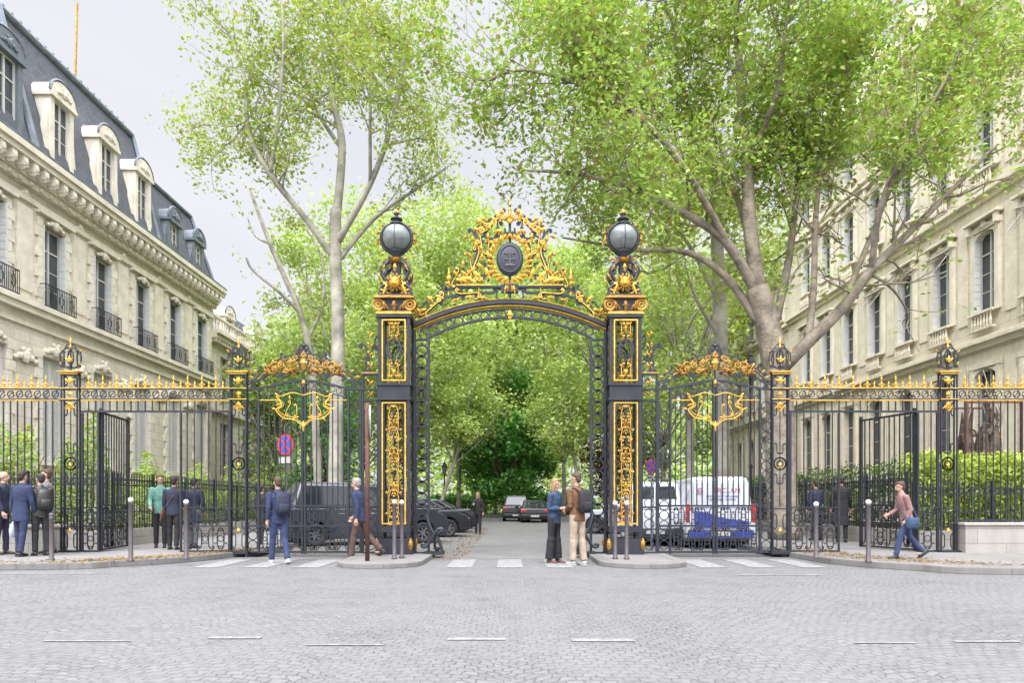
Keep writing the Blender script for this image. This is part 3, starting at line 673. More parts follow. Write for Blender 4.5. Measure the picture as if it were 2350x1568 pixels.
def pillar(cx,label):
    t_=thing('gate_pillar',label,'pillar',(cx,YG,.09),0,'twin lantern pillars'); H=.36; D=MB()
    for a in (-1,1):
        for b in (-1,1): D.box(a*(H-.07),a*H,b*(H-.07),b*H,.35,5.37)
    D.box(-H-.05,H+.05,-H-.05,H+.05,0,.1); D.box(-H-.02,H+.02,-H-.02,H+.02,.1,.36)
    D.box(-H-.012,H+.012,-H-.012,H+.012,.50,.62)
    D.box(-H+.004,H-.004,-H+.004,H-.004,3.52,3.80); D.box(-H-.03,H+.03,-H-.03,H+.03,3.80,3.85); D.box(-H-.03,H+.03,-H-.03,H+.03,3.47,3.52); D.box(-H-.03,H+.03,-H-.03,H+.03,5.33,5.40)
    D.box(-.29,.29,-.31,.31,5.49,5.76)
    D.build('shaft','iron',t_)
    Gd=MB(); S=MB(); Lf=MB()
    for yy in (-H-.004,H+.004):
        sg=-1 if yy<0 else 1
        for z0,z1 in ((.68,3.42),(3.9,5.28)):
            for a,b,c,d in ((-.27,.27,z0,z0+.028),(-.27,.27,z1-.028,z1),(-.27,-.242,z0+.028,z1-.028),(.242,.27,z0+.028,z1-.028)): Gd.box(a,b,yy-.02,yy+.02,c,d)
            for s in (-1,1): S.box(s*.205,s*.22,yy-.012,yy+.012,z0+.05,z1-.05)
        z=.84; k=0
        while z<3.34:
            mk=S.mark(); mg=Lf.mark()
            for MM,rr,yo in ((S,.022,0),(Lf,.009,sg*.022)): MM.scroll((-.10,z),90 if k%2 else 80,.56,-1 if k%2 else 1,rr,1.2,flip=-1,y=yy+yo,n=14)
            S.mirror(mk)
            if k%3==0: 
                Lf.acan(0,z-.1,90,.22,.11,yy,.05); Lf.acan(0,z-.05,142,.15,.06,yy,.04); Lf.acan(-.02,z-.1,200,.11,.05,yy,.04)
            elif k%3==1: Lf.acan(-.03,z,215,.11,.05,yy,.04); Lf.acan(-.1,z+.04,120,.1,.045,yy,.04)
            else: Lf.acan(-.06,z,60,.12,.05,yy,.04); Lf.ell((-.001,yy,z),(.022,.03,.03),6,4)
            Lf.mirror(mg); z+=.235; k+=1
        S.box(-.01,.01,yy-.008,yy+.008,.7,3.4); 
        S.ring((0,yy,4.60),.16,.035,22,ez=1.45); S.ring((0,yy,4.60),.10,.014,20,ez=1.45)
        mk=S.mark(); S.scroll((-.1,4.15),90,.5,1,.022,flip=-1,y=yy,n=14); S.scroll((-.1,5.05),90,.5,1,.022,flip=-1,y=yy,n=14); S.mirror(mk)
        mk=Lf.mark()
        Lf.scroll((-.1,4.15),90,.5,1,.009,flip=-1,y=yy+sg*.022,n=14); Lf.scroll((-.1,5.05),90,.5,1,.009,flip=-1,y=yy+sg*.022,n=14)
        for z,a in ((4.05,90),(4.2,150),(4.3,120),(4.9,240),(5.0,210),(5.1,90),(5.15,150),(3.98,160)): Lf.acan(-.03,z,a,.13,.065,yy,.05)
        Lf.mirror(mk); Lf.acan(0,5.0,90,.16,.1,yy,.05); Lf.acan(0,4.0,90,.16,.1,yy,.05)
    for xx in (-H-.002,H+.002):
        for z0,z1 in ((.68,3.42),(3.9,5.28)):
            for k in range(int((z1-z0)/.3)): S.tube([(xx,.13*cos(a),z0+.17+k*.3+.13*sin(a)) for a in np.arange(12)*pi/6],.014,4,closed=True)
    Gd.box(-H-.045,H+.045,-H-.045,H+.045,5.401,5.43)
    Gd.build('gilded_frame','gold',t_); S.build('panel_scrollwork','iron',t_); Lf.build('panel_leaf','gold',t_)
    A=MB()
    for a in (-1,1):
        for b in (-1,1): A.ell((a*.38,b*.38,.22),(.055,.055,.13),8,6); A.acan(a*.38,.1,90,.28,.11,b*.40,.06)
    A.build('gilded_foot_leaf','bronze',t_,True)
    K=MB(); K.box(-.38,.38,-.37,.37,5.44,5.47); K.box(-.45,.45,-.41,.41,5.765,5.80); K.box(-.38,.38,-.36,.36,5.80,5.83)
    for yy in (-.33,.33):
        for q in (-1,1):
            K.ring((q*.355,yy,5.62),.115,.030,16,k=6); K.ring((q*.355,yy,5.62),.05,.024,10,k=6); K.acan(q*.2,5.5,90-q*10,.22,.10,yy-.02,.06); K.acan(q*.12,5.5,90-q*35,.18,.07,yy-.02 if yy<0 else yy+.02,.05)
        K.acan(0,5.47,90,.25,.15,yy-.02 if yy<0 else yy+.02,.08)
    K.build('capital','bronze',t_)
    N=MB()
    for yy in (-.2,.2):
        mk=N.mark(); N.tube([(x,yy,z) for x,_,z in cr([(-.33,0,5.87),(-.30,0,6.05),(-.2,0,6.15),(-.3,0,6.35),(-.30,0,6.5),(-.15,0,6.62),(-.12,0,6.75)],5)],[.055,.04,.045,.035],6,planar=True)
        N.scroll((-.2,6.48),90,.46,1,.028,1.1,flip=1,y=yy,n=14); N.scroll((-.24,6.0),90,.5,1,.028,1.1,flip=1,y=yy,n=14); N.mirror(mk)
    N.box(-.36,.36,-.34,.34,5.83,5.87); N.box(-.09,.09,-.1,.1,5.86,6.7); N.build('lantern_bracket','iron',t_)
    Lh=MB()
    for sg in (-1,1):
        y=sg*.24
        Lh.ell((0,y,6.16),(.11,.10,.13),10,8); Lh.ell((0,y+sg*.09,6.11),(.055,.06,.045),8,6); Lh.ell((-.05,y+sg*.08,6.20),(.028,.03,.02),6,4); Lh.ell((.05,y+sg*.08,6.20),(.028,.03,.02),6,4)
        Lh.ell((-.09,y,6.27),(.03,.03,.035),6,4);Lh.ell((.09,y,6.27),(.03,.03,.035),6,4)
        for k in range(14): a=k*360/14; Lh.acan(.09*cos(R(a)),6.16+.1*sin(R(a)),a,.12,.06,y-sg*.02,.05)
        mk=Lh.mark()
        Lh.scroll((-.22,5.98),70,.5,1,.022,1.1,flip=1,y=y+sg*.03,n=14); Lh.acan(-.28,5.9,60,.24,.09,y,.06); Lh.acan(-.3,6.2,120,.19,.07,y,.05); Lh.acan(-.12,5.88,150,.26,.09,y,.06); Lh.acan(-.3,6.42,60,.16,.06,y,.05); Lh.mirror(mk); Lh.acan(0,6.4,90,.19,.1,y,.05)
    Lh.build('lion_mask','gold',t_,False)
    C=MB(); C.lathe([(.13,6.66),(.21,6.68),(.14,6.70),(.2,6.74),(.10,6.77),(.07,6.80)],n=12)
    for s in (-1,1): C.acan(s*.15,6.7,90-s*60,.18,.07,-.05,.05); C.acan(s*.1,6.6,90-s*100,.14,.06,-.05,.05)
    C.build('gilded_collar','gold',t_)
    zc=7.24; La=thing_part('lantern',t_,(0,0,zc))
    gl=MB(); gl.ell((0,0,0),.32,24,16); gl.build('globe','globe',La,True)
    cg=MB(); cg.tube([(.355*cos(b),0,.355*sin(b)) for b in np.linspace(0,2*pi,36,endpoint=False)],.036,6,closed=True)
    cg.tube([(0,.34*cos(b),.34*sin(b)) for b in np.linspace(0,2*pi,32,endpoint=False)],.007,4,closed=True)
    cg.lathe([(.05,-.46),(.10,-.43),(.08,-.40),(.19,-.34),(.18,-.29),(.1,-.30)],n=16); cg.lathe([(.13,.30),(.17,.30),(.15,.34),(.08,.38),(.07,.41),(.14,.43),(.13,.45),(.05,.48),(.035,.53),(.07,.56),(.05,.60),(.02,.62)],n=14)
    cg.build('cage','iron',La,True)
    gg=MB(); mk=gg.mark()
    for b in (-48,-22,0,22,48): gg.acan(-.37*cos(R(b)),.37*sin(R(b)),180-b+(40 if b>=0 else -40),.13,.06,-.02,.04)
    gg.scroll((-.41,0),90,.5,1,.018,1.1,flip=1,n=14); gg.mirror(mk)
    for k in range(8): a=k*pi/4; gg.ell((.06*cos(a),.06*sin(a),.59),(.016,.016,.04),5,4)
    gg.lathe([(.03,.56),(.045,.6),(.012,.68)],n=8); gg.build('gilded_ornament','bronze',La)
pillar(-2.6,'left lantern pillar of the central gate with gilded panels and lion mask')
pillar(2.6,'right lantern pillar of the central gate with gilded panels and lion mask')
def arch():
    t_=thing('gate_arch','black and gold arch with crowned coat of arms between the lantern pillars','gate',(0,YG,.08))
    D=MB(); xo=2.2; xi=1.84
    zo=lambda x:5.18+.54*(1-(x/xo)**2); zi=lambda x:4.98+.45*(1-(x/xi)**2)
    for s in (-1,1):
        D.box(s*(xo-.04),s*xo,-.05,.05,0,5.15); D.box(s*xi,s*(xi+.045),-.05,.05,0,4.98)
        for z in (0,.6,2.9,4.9): D.box(s*(xi+.045),s*(xo-.04),-.045,.045,z,z+.04)
    xs=np.linspace(-xi,xi,33); D.tube([(x,0,zi(x)) for x in xs],.032,4,planar=True,flat=1.6)
    xs=np.linspace(-xo,xo,33); D.tube([(x,0,zo(x)+.06) for x in xs],.055,4,planar=True,flat=1.6); D.tube([(x,0,zo(x)-.10) for x in xs if abs(x)<2.1],.024,4,planar=True,flat=1.6)
    D.build('frame','iron',t_)
    for s in (-1,1):
        Rg=MB(); z=.74
        while z<4.88: Rg.ring((s*(xi+xo)/2,0,z),.13,.026,18); Rg.ring((s*(xi+xo)/2,0,z+.13),.03,.014,8); z+=.262
        Rg.build('ring_border','iron',t_)
    Rg=MB()
    for x in np.arange(-1.98,2.0,.2): 
        zz=(zo(x)-.12+(zi(x) if abs(x)<xi else 4.9))/2; Rg.ring((x,0,zz),min(.095,abs(zo(x)-.12-(zi(x) if abs(x)<xi else 4.9))/2),.018,14)
    Rg.build('arch_rings','iron',t_)
    Gd=MB(); xs=np.linspace(-xo,xo,41); Gd.tube([(x,0,zo(x)-.035) for x in xs],.024,6,planar=True,flat=3.2); Gd.tube([(x,0,zo(x)+.135) for x in xs],.017,6,planar=True,flat=2)
    Gd.acan(0,5.35,90,.24,.14,-.06,.05); Gd.ell((0,-.05,5.42),(.045,.04,.06),8,6); Gd.build('gilded_moulding','gold',t_)
    S=MB(); G=MB(); mk=S.mark(); mg=G.mark()
    def sc(c,a,L,k,r,tn,flip=1,g=1):
        S.scroll(c,a,L,k,r*1.12,tn,flip=flip)
        if g: G.scroll(c,a,L,k,r*.45,tn,flip=flip,y=-r*1.15)
    th=.032
    sc((-1.72,5.72),40,1.1,-1,th,1.3,1,1); sc((-1.35,5.92),15,1.0,1,th,1.3,-1,0); sc((-.95,5.98),5,.95,-1,th,1.2,-1,1); sc((-.55,6.0),0,.8,-1,th,1.2,1,0)
    sc((-1.9,5.56),35,.6,1,.026,1.2,1,1); sc((-1.15,6.0),60,.5,1,.024,1.1,1,0); sc((-.72,5.98),80,.5,1,.024,1.1,1,1); sc((-.3,5.98),80,.45,1,.024,1.1,-1,0); sc((-1.55,5.95),70,.5,1,.022,1.1,-1,0)
    sc((-1.25,6.35),60,.75,-1,.026,1.3,1,1); sc((-1.05,6.5),100,.6,1,.022,1.2,-1,0); sc((-1.62,6.02),50,.5,-1,.022,1.2,1,0); sc((-1.3,6.12),20,.6,1,.022,1.2,1,0); sc((-2.0,5.7),60,.45,1,.020,1.2,-1,0); sc((-.9,6.7),100,.8,1,.024,1.2,1,1)
    sc((-.80,6.65),68,1.3,-1,.034,1.3,1,1); sc((-.66,7.15),100,1.0,1,.032,1.3,-1,1); sc((-.5,6.55),70,1.0,1,.028,1.2,1,0); sc((-.42,7.55),50,.8,-1,.03,1.2,-1,1)
    sc((-.78,7.3),120,.7,-1,.028,1.2,1,0); sc((-.95,6.42),30,.7,1,.026,1.2,1,1); sc((-.22,7.75),80,.6,1,.026,1.2,-1,0); sc((-.72,6.95),90,.7,1,.026,1.2,1,0); sc((-.5,7.0),80,.6,-1,.024,1.1,1,1); sc((-.6,7.5),30,.55,1,.024,1.2,1,0); sc((-.3,7.35),60,.5,-1,.022,1.1,1,0); sc((-.62,6.4),20,.55,-1,.022,1.1,1,0)
    sc((-.28,7.5),90,.5,1,.024,1.1,1,0); sc((-.62,7.3),40,.5,1,.024,1.1,-1,0); sc((-.42,7.25),0,.5,1,.022,1.1,1,0); sc((-.72,6.6),40,.55,1,.022,1.1,-1,0)
    S.tube(cr([(-2.1,0,5.42),(-1.6,0,5.95),(-1.2,0,6.1),(-1.0,0,6.17)],5),.024,4,planar=True)
    S.tube(cr([(-1.08,0,6.22),(-.85,0,6.62),(-.72,0,7.1),(-.78,0,7.45),(-.45,0,7.68),(-.1,0,7.9)],5),.030,4,planar=True)
    S.tube(cr([(-.5,0,6.25),(-.42,0,6.5),(-.5,0,6.8),(-.4,0,7.2),(-.22,0,7.32)],5),.028,4,planar=True)
    S.mirror(mk); S.box(-1.18,1.18,-.05,.05,6.11,6.15); S.box(-.2,.2,-.06,.06,6.0,6.18); S.tube([(0,0,5.75),(0,0,8.0)],.03,6)
    S.box(-.15,.15,-.08,.08,7.32,7.38)
    for k in range(3): x=-.11+.11*k; S.box(x-.022,x+.022,-.08,.08,7.38,7.46)
    S.build('crest_scrollwork','iron',t_)
    Sh=MB(); Sh.ell((0,-.02,6.76),(.31,.10,.39),22,12); Sh.build('shield','shield',t_,True)
    E=MB(); E.ring((0,-.1,6.76),.24,.012,20,ez=1.28); E.box(-.012,.012,-.135,-.1,6.58,6.98); 
    for z in (6.72,6.86): E.box(-.13,.13,-.13,-.1,z,z+.015)
    E.acan(-.12,6.60,0,.24,.08,-.115,.02); E.acan(0,6.75,60,.16,.05,-.115,.02); E.acan(0,6.75,120,.16,.05,-.115,.02); E.build('shield_emblem','bollard',t_)
    G.box(-1.22,-.42,-.06,.06,6.153,6.178)
    for k in range(13):
        a=R(264-k*13.3); G.acan(.35*cos(a),6.76+.44*sin(a),math.degrees(a)-50,.22,.11,-.06,.06)
        if k%2==0: G.acan(.38*cos(a),6.76+.47*sin(a),math.degrees(a)+8,.17,.08,-.04,.05)
    for x,z,a,l,w_ in ((-.75,6.22,160,.38,.13),(-.6,6.25,135,.34,.12),(-.45,6.28,110,.3,.11),(-.92,6.22,165,.34,.10),(-1.75,5.75,130,.22,.09),(-1.9,5.62,200,.22,.09),(-1.5,5.85,160,.22,.09),(-1.15,5.85,200,.2,.08),(-.85,5.88,180,.18,.08),(-.5,5.85,170,.18,.08),
        (-.7,7.0,130,.2,.08),(-.82,7.1,100,.2,.08),(-.6,7.35,150,.27,.10),(-.42,7.45,140,.26,.10),(-.3,7.55,120,.24,.09),(-.75,7.35,60,.2,.08),(-.85,6.75,120,.18,.07),(-.8,6.55,220,.2,.08),(-.2,7.62,110,.27,.10),(-.28,7.1,160,.2,.08),(-.5,7.15,90,.22,.08),(-.95,6.35,140,.22,.08),(-2.05,5.5,120,.16,.07),(-.35,7.3,60,.18,.07),
        (-.66,7.5,110,.22,.08),(-.5,7.62,150,.2,.08),(-.9,7.3,200,.18,.06),(-.12,7.75,120,.2,.08),(-1.2,6.35,120,.18,.07),(-1.05,6.55,100,.18,.07),(-1.35,6.15,150,.16,.07),(-.15,7.3,130,.2,.09),(-.62,6.9,110,.2,.08),(-.66,6.7,80,.2,.08),(-.6,6.5,130,.22,.09)):
        G.acan(x,z,a,l,w_*1.3,-.04,.06)
    for x,z,r_ in ((-.64,7.42,.055),(-.36,7.60,.05),(-.74,7.15,.04),(-.7,6.3,.04),(-1.62,5.82,.04),(-.5,7.53,.045)): G.ring((x,-.06,z),r_,.018,10); G.ell((x,-.07,z),.02,6,4)
    G.lathe([(.02,6.2),(.045,6.24),(.02,6.28),(.055,6.33),(.06,6.38),(.02,6.42),(.03,6.46),(.005,6.60)],c=(-1.4,0,-.02),n=8); G.tube([(-1.4,0,5.9),(-1.4,0,6.2)],.014,5)
    G.mirror(mg)
    for k in range(7): G.acan(0,7.6,90+(k-3)*20,.24 if k!=3 else .28,.07,-.05,.05)
    G.ell((0,-.05,7.62),(.06,.06,.06),8,6); G.lathe([(.02,7.85),(.045,7.92),(.015,7.98),(.03,8.03),(.012,8.08),(.006,8.2)],n=8)
    mk=G.mark(); G.acan(-.1,6.35,250,.18,.08,-.08,.05); G.acan(-.12,5.95,80,.2,.07,-.09,.04); G.acan(-.05,6.15,270,.16,.06,-.09,.04); G.mirror(mk); G.build('gilded_crest','gold',t_)
    for s in (-1,1):
        Q=MB(); Q.scroll((s*1.75,.38),90-s*-30,.95,-1,.04,1.2,flip=s,y=-.25,k=6); Q.scroll((s*1.72,.3),90,.7,1,.035,1.2,flip=s,y=-.05,k=6); Q.box(s*1.95,s*1.5,-.3,.1,.0,.06); Q.tube(cr([(s*1.9,-.1,.9),(s*1.8,-.15,.6),(s*1.62,-.2,.35),(s*1.52,-.2,.05)],4),.035,6); Q.build('foot_scroll','iron',t_)
arch()
def lowrail(p,q,label,zb=.13,h=1.85,pl=.42,group=None,sp=.13,m='iron'):
    P=Vector(p);Q=Vector(q); L=(Q-P).length; rz=math.atan2(Q.y-P.y,Q.x-P.x)
    t_=thing('garden_railing',label,'railing',(P.x,P.y,zb),rz,group)
    if pl: 
        b=MB(); b.box(0,L,-.15,.15,-.05,pl); b.build('stone_base','plinth',t_)
    D=MB(); 
    for z in (pl+.08,pl+.45,h-.28,h-.12): D.box(0,L,-.02,.02,z,z+.03)
    n=int(L/sp)
    for i in range(n+1):
        x=L*i/n; D.box(x-.009,x+.009,-.009,.009,pl,h); D.lathe([(.018,h),(.02,h+.02),(.002,h+.09)],c=(x,0,0),n=4)
        if i<n: D.ring((x+L/n/2,0,h-.18),.05,.008,8)
    x=0
    while x<L: D.box(x,x+.05,-.03,.03,0,h+.08); x+=2.0
    D.build('bars',m,t_)
lowrail((-10.2,17.3),(-14.8,17.3),'low black railing facing the road behind the left fence')
lowrail((-10.2,17.5),(-10.2,30),'low black railing along the left pavement, nearer run')
lowrail((-10.2,30.1),(-10.2,45),'low black railing along the left pavement, farther run')
lowrail((10.2,17.3),(14.8,17.3),'low black railing in front of the yellow laurel hedge',h=1.6)
lowrail((10.2,17.5),(10.2,30),'low black railing along the right pavement, nearer run')
lowrail((10.2,30.1),(10.2,45),'low black railing along the right pavement, farther run')
lowrail((-9.5,69),(9.5,69),'dark park railing across the far end of the avenue',.02,1.5,0,sp=.3)
# ------------------------------------------------------------ buildings
class Fac:
    def __init__(s,sg,X): s.s=sg; s.X=X
    def box(s,Mb,y0,y1,d0,d1,z0,z1,mi=0): Mb.box(s.X+s.s*d0,s.X+s.s*d1,y0,y1,z0,z1,mi)
WC={}
def win_meshes(key,sg,w,h,kind):
    if key in WC: return WC[key]
    fr=MB(); f=Fac(sg,0); t=.07
    f.box(fr,-w/2,-w/2+t,-.28,-.20,0,h); f.box(fr,w/2-t,w/2,-.28,-.20,0,h); f.box(fr,-w/2+t,w/2-t,-.28,-.20,h-t,h); f.box(fr,-w/2+t,w/2-t,-.28,-.20,0,t*1.5)
    f.box(fr,-.045,.045,-.277,-.195,t*1.5,h-t)
    f.box(fr,-w/2+t,-.045,-.275,-.205,h*.72,h*.72+.06); f.box(fr,.045,w/2-t,-.275,-.205,h*.72,h*.72+.06)
    for z in (.25,.48): 
        for a,b in ((-w/2+t,-.045),(.045,w/2-t)): f.box(fr,a,b,-.262,-.235,h*z,h*z+.03)
    pa=MB(); f.box(pa,-w/2+t,w/2-t,-.26,-.25,t*1.5,h-t)
    sh=None
    if kind=='louver' or kind=='side':
        sh=MB()
        if kind=='louver':
            for a,b in ((-w/2+.02,-.01),(.01,w/2-.02)):
                for c,d in ((a,a+.05),(b-.05,b)): f.box(sh,c,d,-.17,-.13,.02,h-.02)
                for k in range(int(h/.09)): f.box(sh,a+.05,b-.05,-.165,-.14,.03+k*.09,.03+k*.09+.065)
        else:
            for q in (-1,1):
                a=q*(w/2-.02); b=q*(w/2-.06); f.box(sh,min(a,b),max(a,b),-.19,.10,.02,h-.05)
                for k in range(int(h/.3)): 
                    b2=q*(w/2-.075); f.box(sh,min(b2,b),max(b2,b),-.17,.08,.06+k*.3,.06+k*.3+.22)
        sh=sh.mesh('shutter','white')
    WC[key]=(fr.mesh('window','wframe'),pa.mesh('pane','pane'),sh); return WC[key]
def putwin(parent,sg,X,y,z,w,h,kind,base):
    key=(sg,round(w,2),round(h,2),kind); a,b,c=win_meshes(key,sg,w,h,kind)
    o=inst('window',a,parent,Vector((X,y,z))-base); inst('pane',b,o,(0,0,0))
    if c: inst('shutter',c,o,(0,0,0))
def wallbands(Mb,f,y0,y1,z0,z1,ys,rows,th=.4):
    z=z0
    for (a,b,w) in rows:
        f.box(Mb,y0,y1,-th,0,z,a); e=y0
        for yc in ys: f.box(Mb,e,yc-w/2,-th,0,a,b); e=yc+w/2
        f.box(Mb,e,y1,-th,0,a,b); z=b
    f.box(Mb,y0,y1,-th,0,z,z1)
def cartouche(Mb,f,y,d,z,s_=1):
    x=f.X+f.s*d
    Mb.ell((x,y,z),(.12*s_,.2*s_,.24*s_),7,5)
    for q in (-1,1): Mb.ell((x,y+q*.25*s_,z-.02),(.09*s_,.14*s_,.12*s_),6,4); Mb.ell((x,y+q*.45*s_,z-.1*s_),(.07*s_,.13*s_,.08*s_),6,4); Mb.ell((x,y+q*.12*s_,z+.2*s_),(.08*s_,.1*s_,.1*s_),6,4)
def balcony_mesh(sg,w,h=.95,out=.28):
    b=MB(); f=Fac(sg,0)
    for z in (.03,h-.04): f.box(b,-w/2,w/2,out-.03,out,z,z+.035); f.box(b,-w/2,-w/2+.02,0,out,z,z+.035); f.box(b,w/2-.02,w/2,0,out,z,z+.035)
    n=int(w/.11)
    for i in range(n+1): y=-w/2+w*i/n; f.box(b,y-.009,y+.009,out-.025,out-.005,.06,h-.04)
    for i in range(3):
        y=-w/2+w*(i+.5)/3
        b.tube([(sg*(out-.015),y+.13*cos(a),h*.5+.2*sin(a)) for a in np.arange(12)*pi/6],.012,4,closed=True)
        b.tube([(sg*(out-.015),y+.06*cos(a),h*.5+.3*sin(a)) for a in np.arange(12)*pi/6],.010,4,closed=True)
    return b.mesh('balcony','iron')
def dormer(parent,f,y,z,w,h,stonem,base,big=True,roofm='zinc',d0=-1.6,dd=.1):
    m_=MB(); o=w/2
    f.box(m_,y-o-.25,y-o,d0,dd,z,z+h); f.box(m_,y+o,y+o+.25,d0,dd,z,z+h); f.box(m_,y-o,y+o,d0,dd,z,z+.25)
    f.box(m_,y-o-.34,y+o+.34,d0,dd+.12,z+h,z+h+.14)
    if big:
        pts=[(y-o-.34,z+h+.14),(y+o+.34,z+h+.14)]+[(y+(o+.30)*cos(a),z+h+.18+.66*sin(a)) for a in np.linspace(0.12,pi-.12,9)]
        x0=f.X+f.s*d0; x1=f.X+f.s*(dd+.08); m_.prism(pts,x0,x1,'x')
        cartouche(m_,f,y,dd+.1,z+h+.42,.8)
        for q in (-1,1):
            m_.prism([(y+q*(o+.25),z),(y+q*(o+.7),z),(y+q*(o+.55),z+.5),(y+q*(o+.38),z+h*.6),(y+q*(o+.25),z+h*.9)],f.X+f.s*(dd-.35),f.X+f.s*(dd-.08),'x')
    p_=m_.build('dormer',stonem,parent,world=True)
    if big: 
        r=MB(); pts=[(y+(o+.38)*cos(a),z+h+.2+.72*sin(a)) for a in np.linspace(0,pi,11)]
        r.tube([(f.X+f.s*(dd+.05),q[0],q[1]) for q in pts],.055,5); r.build('dormer_roof',roofm,p_,world=True)
    a,b,c=win_meshes((f.s,round(w,2),round(h-.25,2),None),f.s,w,h-.25,None)
    ob=inst('window',a,p_,Vector((f.X+f.s*(dd+.08),y,z+.25))-base); inst('pane',b,ob,(0,0,0))
def left_building():
    X=-19.0; f=Fac(1,X); f0=Fac(1,0); y0,y1=18.0,43.5; base=Vector((X,32,.12)); dz=-.5
    t_=thing('stone_mansion','cream stone mansion with slate mansard roof filling the left side','building',base)
    ys=[21.6,25.0,28.4,31.8,35.2,38.6,42.0]
    Wm=MB(); wallbands(Wm,f,y0,y1,.12,14.9+dz,ys,[(2.95,7.2,1.45),(9.25,12.6,1.4)]); f.box(Wm,y0,y1,-13,-.45,.12,15.2+dz); Wm.build('wall','stoneL',t_,world=True)
    I=MB(); f.box(I,y0,y1,-.447,-.41,.2,14.0); I.build('interior','dark',t_,world=True)
    T=MB(); f.box(T,y0-.1,y1+.1,0,.10,.12,2.2); f.box(T,y0-.1,y1+.15,0,.14,2.2,2.35)
    f.box(T,y0,y1+.2,0,.32,8.7,8.95); f.box(T,y0,y1+.2,0,.42,8.95,9.15); f.box(T,y0,y1+.1,0,.10,8.2,8.35); f.box(T,y0,y1+.1,0,.06,8.35,8.7)
    T.build('string_course','stoneT',t_,world=True)
    K=MB(); f.box(K,y0,y1+.1,0,.12,13.60+dz,13.8+dz); f.box(K,y0,y1+.2,0,.25,14.15+dz,14.4+dz); f.box(K,y0,y1+.3,0,.75,14.9+dz,15.12+dz); f.box(K,y0,y1+.35,0,.86,15.12+dz,15.36+dz); f.box(K,y0,y1+.25,0,.36,14.4+dz,14.9+dz)
    y=y0+.3
    while y<y1+.1:
        f.box(K,y-.13,y+.13,.36,.70,14.52+dz,14.897+dz); K.ell((X+.52,y,14.52+dz),(.2,.11,.14),6,5); K.ell((X+.70,y,14.68+dz),(.08,.12,.14),6,5); K.ell((X+.28,y+.29,14.25+dz),(.06,.12,.09),6,4); y+=.58
    K.build('cornice','stoneT',t_,world=True)
    for (z0,z1,w,up) in ((2.6,7.3,1.45,0),(9.15,12.7,1.4,1)):
        Q=MB(); z=z0;k=0
        while z<z1:
            e=.42 if k%2 else .26
            for q in (-1,1):
                a=q*(w/2+.001); b=q*(w/2+e); f0.box(Q,min(a,b),max(a,b),0,.075,z,z+.39)
            z+=.41;k+=1
        if up: f0.box(Q,-1.1,1.1,0,.25,12.93,13.05); cartouche(Q,f0,0,.12,12.78,1.0)
        else:
            cartouche(Q,f0,0,.12,7.55,1.1); Q.prism([(-.75,7.25),(.75,7.25),(.6,7.55),(0,7.75),(-.6,7.55)],0,.08,'x'); f0.box(Q,-1.0,1.0,0,.16,2.78,2.93)
        me=Q.mesh('window_surround','stoneT')
        for yc in ys: inst('window_surround',me,t_,Vector((X,yc,0))-base)
    for yc in [ (ys[i]+ys[i+1])/2 for i in range(len(ys)-1)]:
        Q=MB(); cartouche(Q,f,yc,.08,13.4,.55); Q.build('carved_ornament','stoneT',t_,world=True)
        Q=MB(); cartouche(Q,f,yc,.08,7.0,1.2); Q.build('carved_ornament','stoneT',t_,world=True)
        Q=MB(); f.box(Q,yc-.42,yc+.42,0,.05,9.6,12.9); Q.build('wall_pilaster','stoneT',t_,world=True)
    bm_=balcony_mesh(1,1.9)
    for yc in ys:
        putwin(t_,1,X,yc,2.95,1.45,4.25,'louver',base); putwin(t_,1,X,yc,9.25,1.4,3.35,'side',base)
        inst('balcony',bm_,t_,Vector((X+.1,yc,9.16))-base)
    zt=21.1
    Rf=MB(); e0=15.36+dz; sA=[(-.05,e0),(.2,e0),(-1.5,zt),(-8,zt+.8),(-13,e0)]
    Rf.prism([(X+d,z) for d,z in sA],y0,36.9,'y'); sB=[(-.05,e0),(.2,e0),(-1.1,19.2),(-8,20.0),(-13,e0)]; 
    Vb=[(X+d,36.9,z) for d,z in sB]+[(X+d,y1+.1-(.8 if z>16 else 0),z) for d,z in sB]
    Rf.add(Vb,[(0,1,2,3,4),(9,8,7,6,5)]+[(i,(i+1)%5,5+(i+1)%5,5+i) for i in range(5)]); Rf.build('roof','slate',t_,world=True)
    Zn=MB(); Zn.tube([(X-1.45,y0,zt+.05),(X-1.45,36.95,zt+.05)],.15,8); Zn.tube([(X-1.05,36.9,19.25),(X-1.05,y1-.6,19.25)],.13,8); Zn.tube([(X-1.05,y1-.6,19.25),(X+.25,y1+.1,e0)],.11,8); Zn.tube([(X-1.4,36.95,zt),(X+.2,36.95,e0)],.11,8); Zn.tube([(X-1.4,27.2,zt),(X+.25,27.2,e0)],.16,8); Zn.tube([(X+.8,y0,e0+.06),(X+.8,y1+.3,e0+.06)],.08,6)
    y=y0
    while y<36.5: Zn.ell((X-1.42,y,zt+.23),(.07,.07,.09),5,4); y+=.5
    Zn.build('zinc_ridge','zinc',t_,world=True)
    for yc in (29.0,32.3,35.4): dormer(t_,f,yc,e0+.1,1.0,3.2,'stoneT',base,True,'zinc',-1.9,.0)
    for yc in (25.8,22.2): dormer(t_,f,yc,e0+.1,1.15,3.3,'zinc',base,True,'zinc',-1.9,.0)
    for yc in (38.7,41.7): dormer(t_,f,yc,e0+.2,.9,2.0,'zinc',base,True,'zinc',-1.4,.0)
    Pm=MB(); Pm.tube([(PX(240,34)-1.5,34,21.0),(PX(246,34)-1.5,34,26.2)],.06,6); 
    Pm.build('roof_mast','bronze',t_,world=True)
left_building()
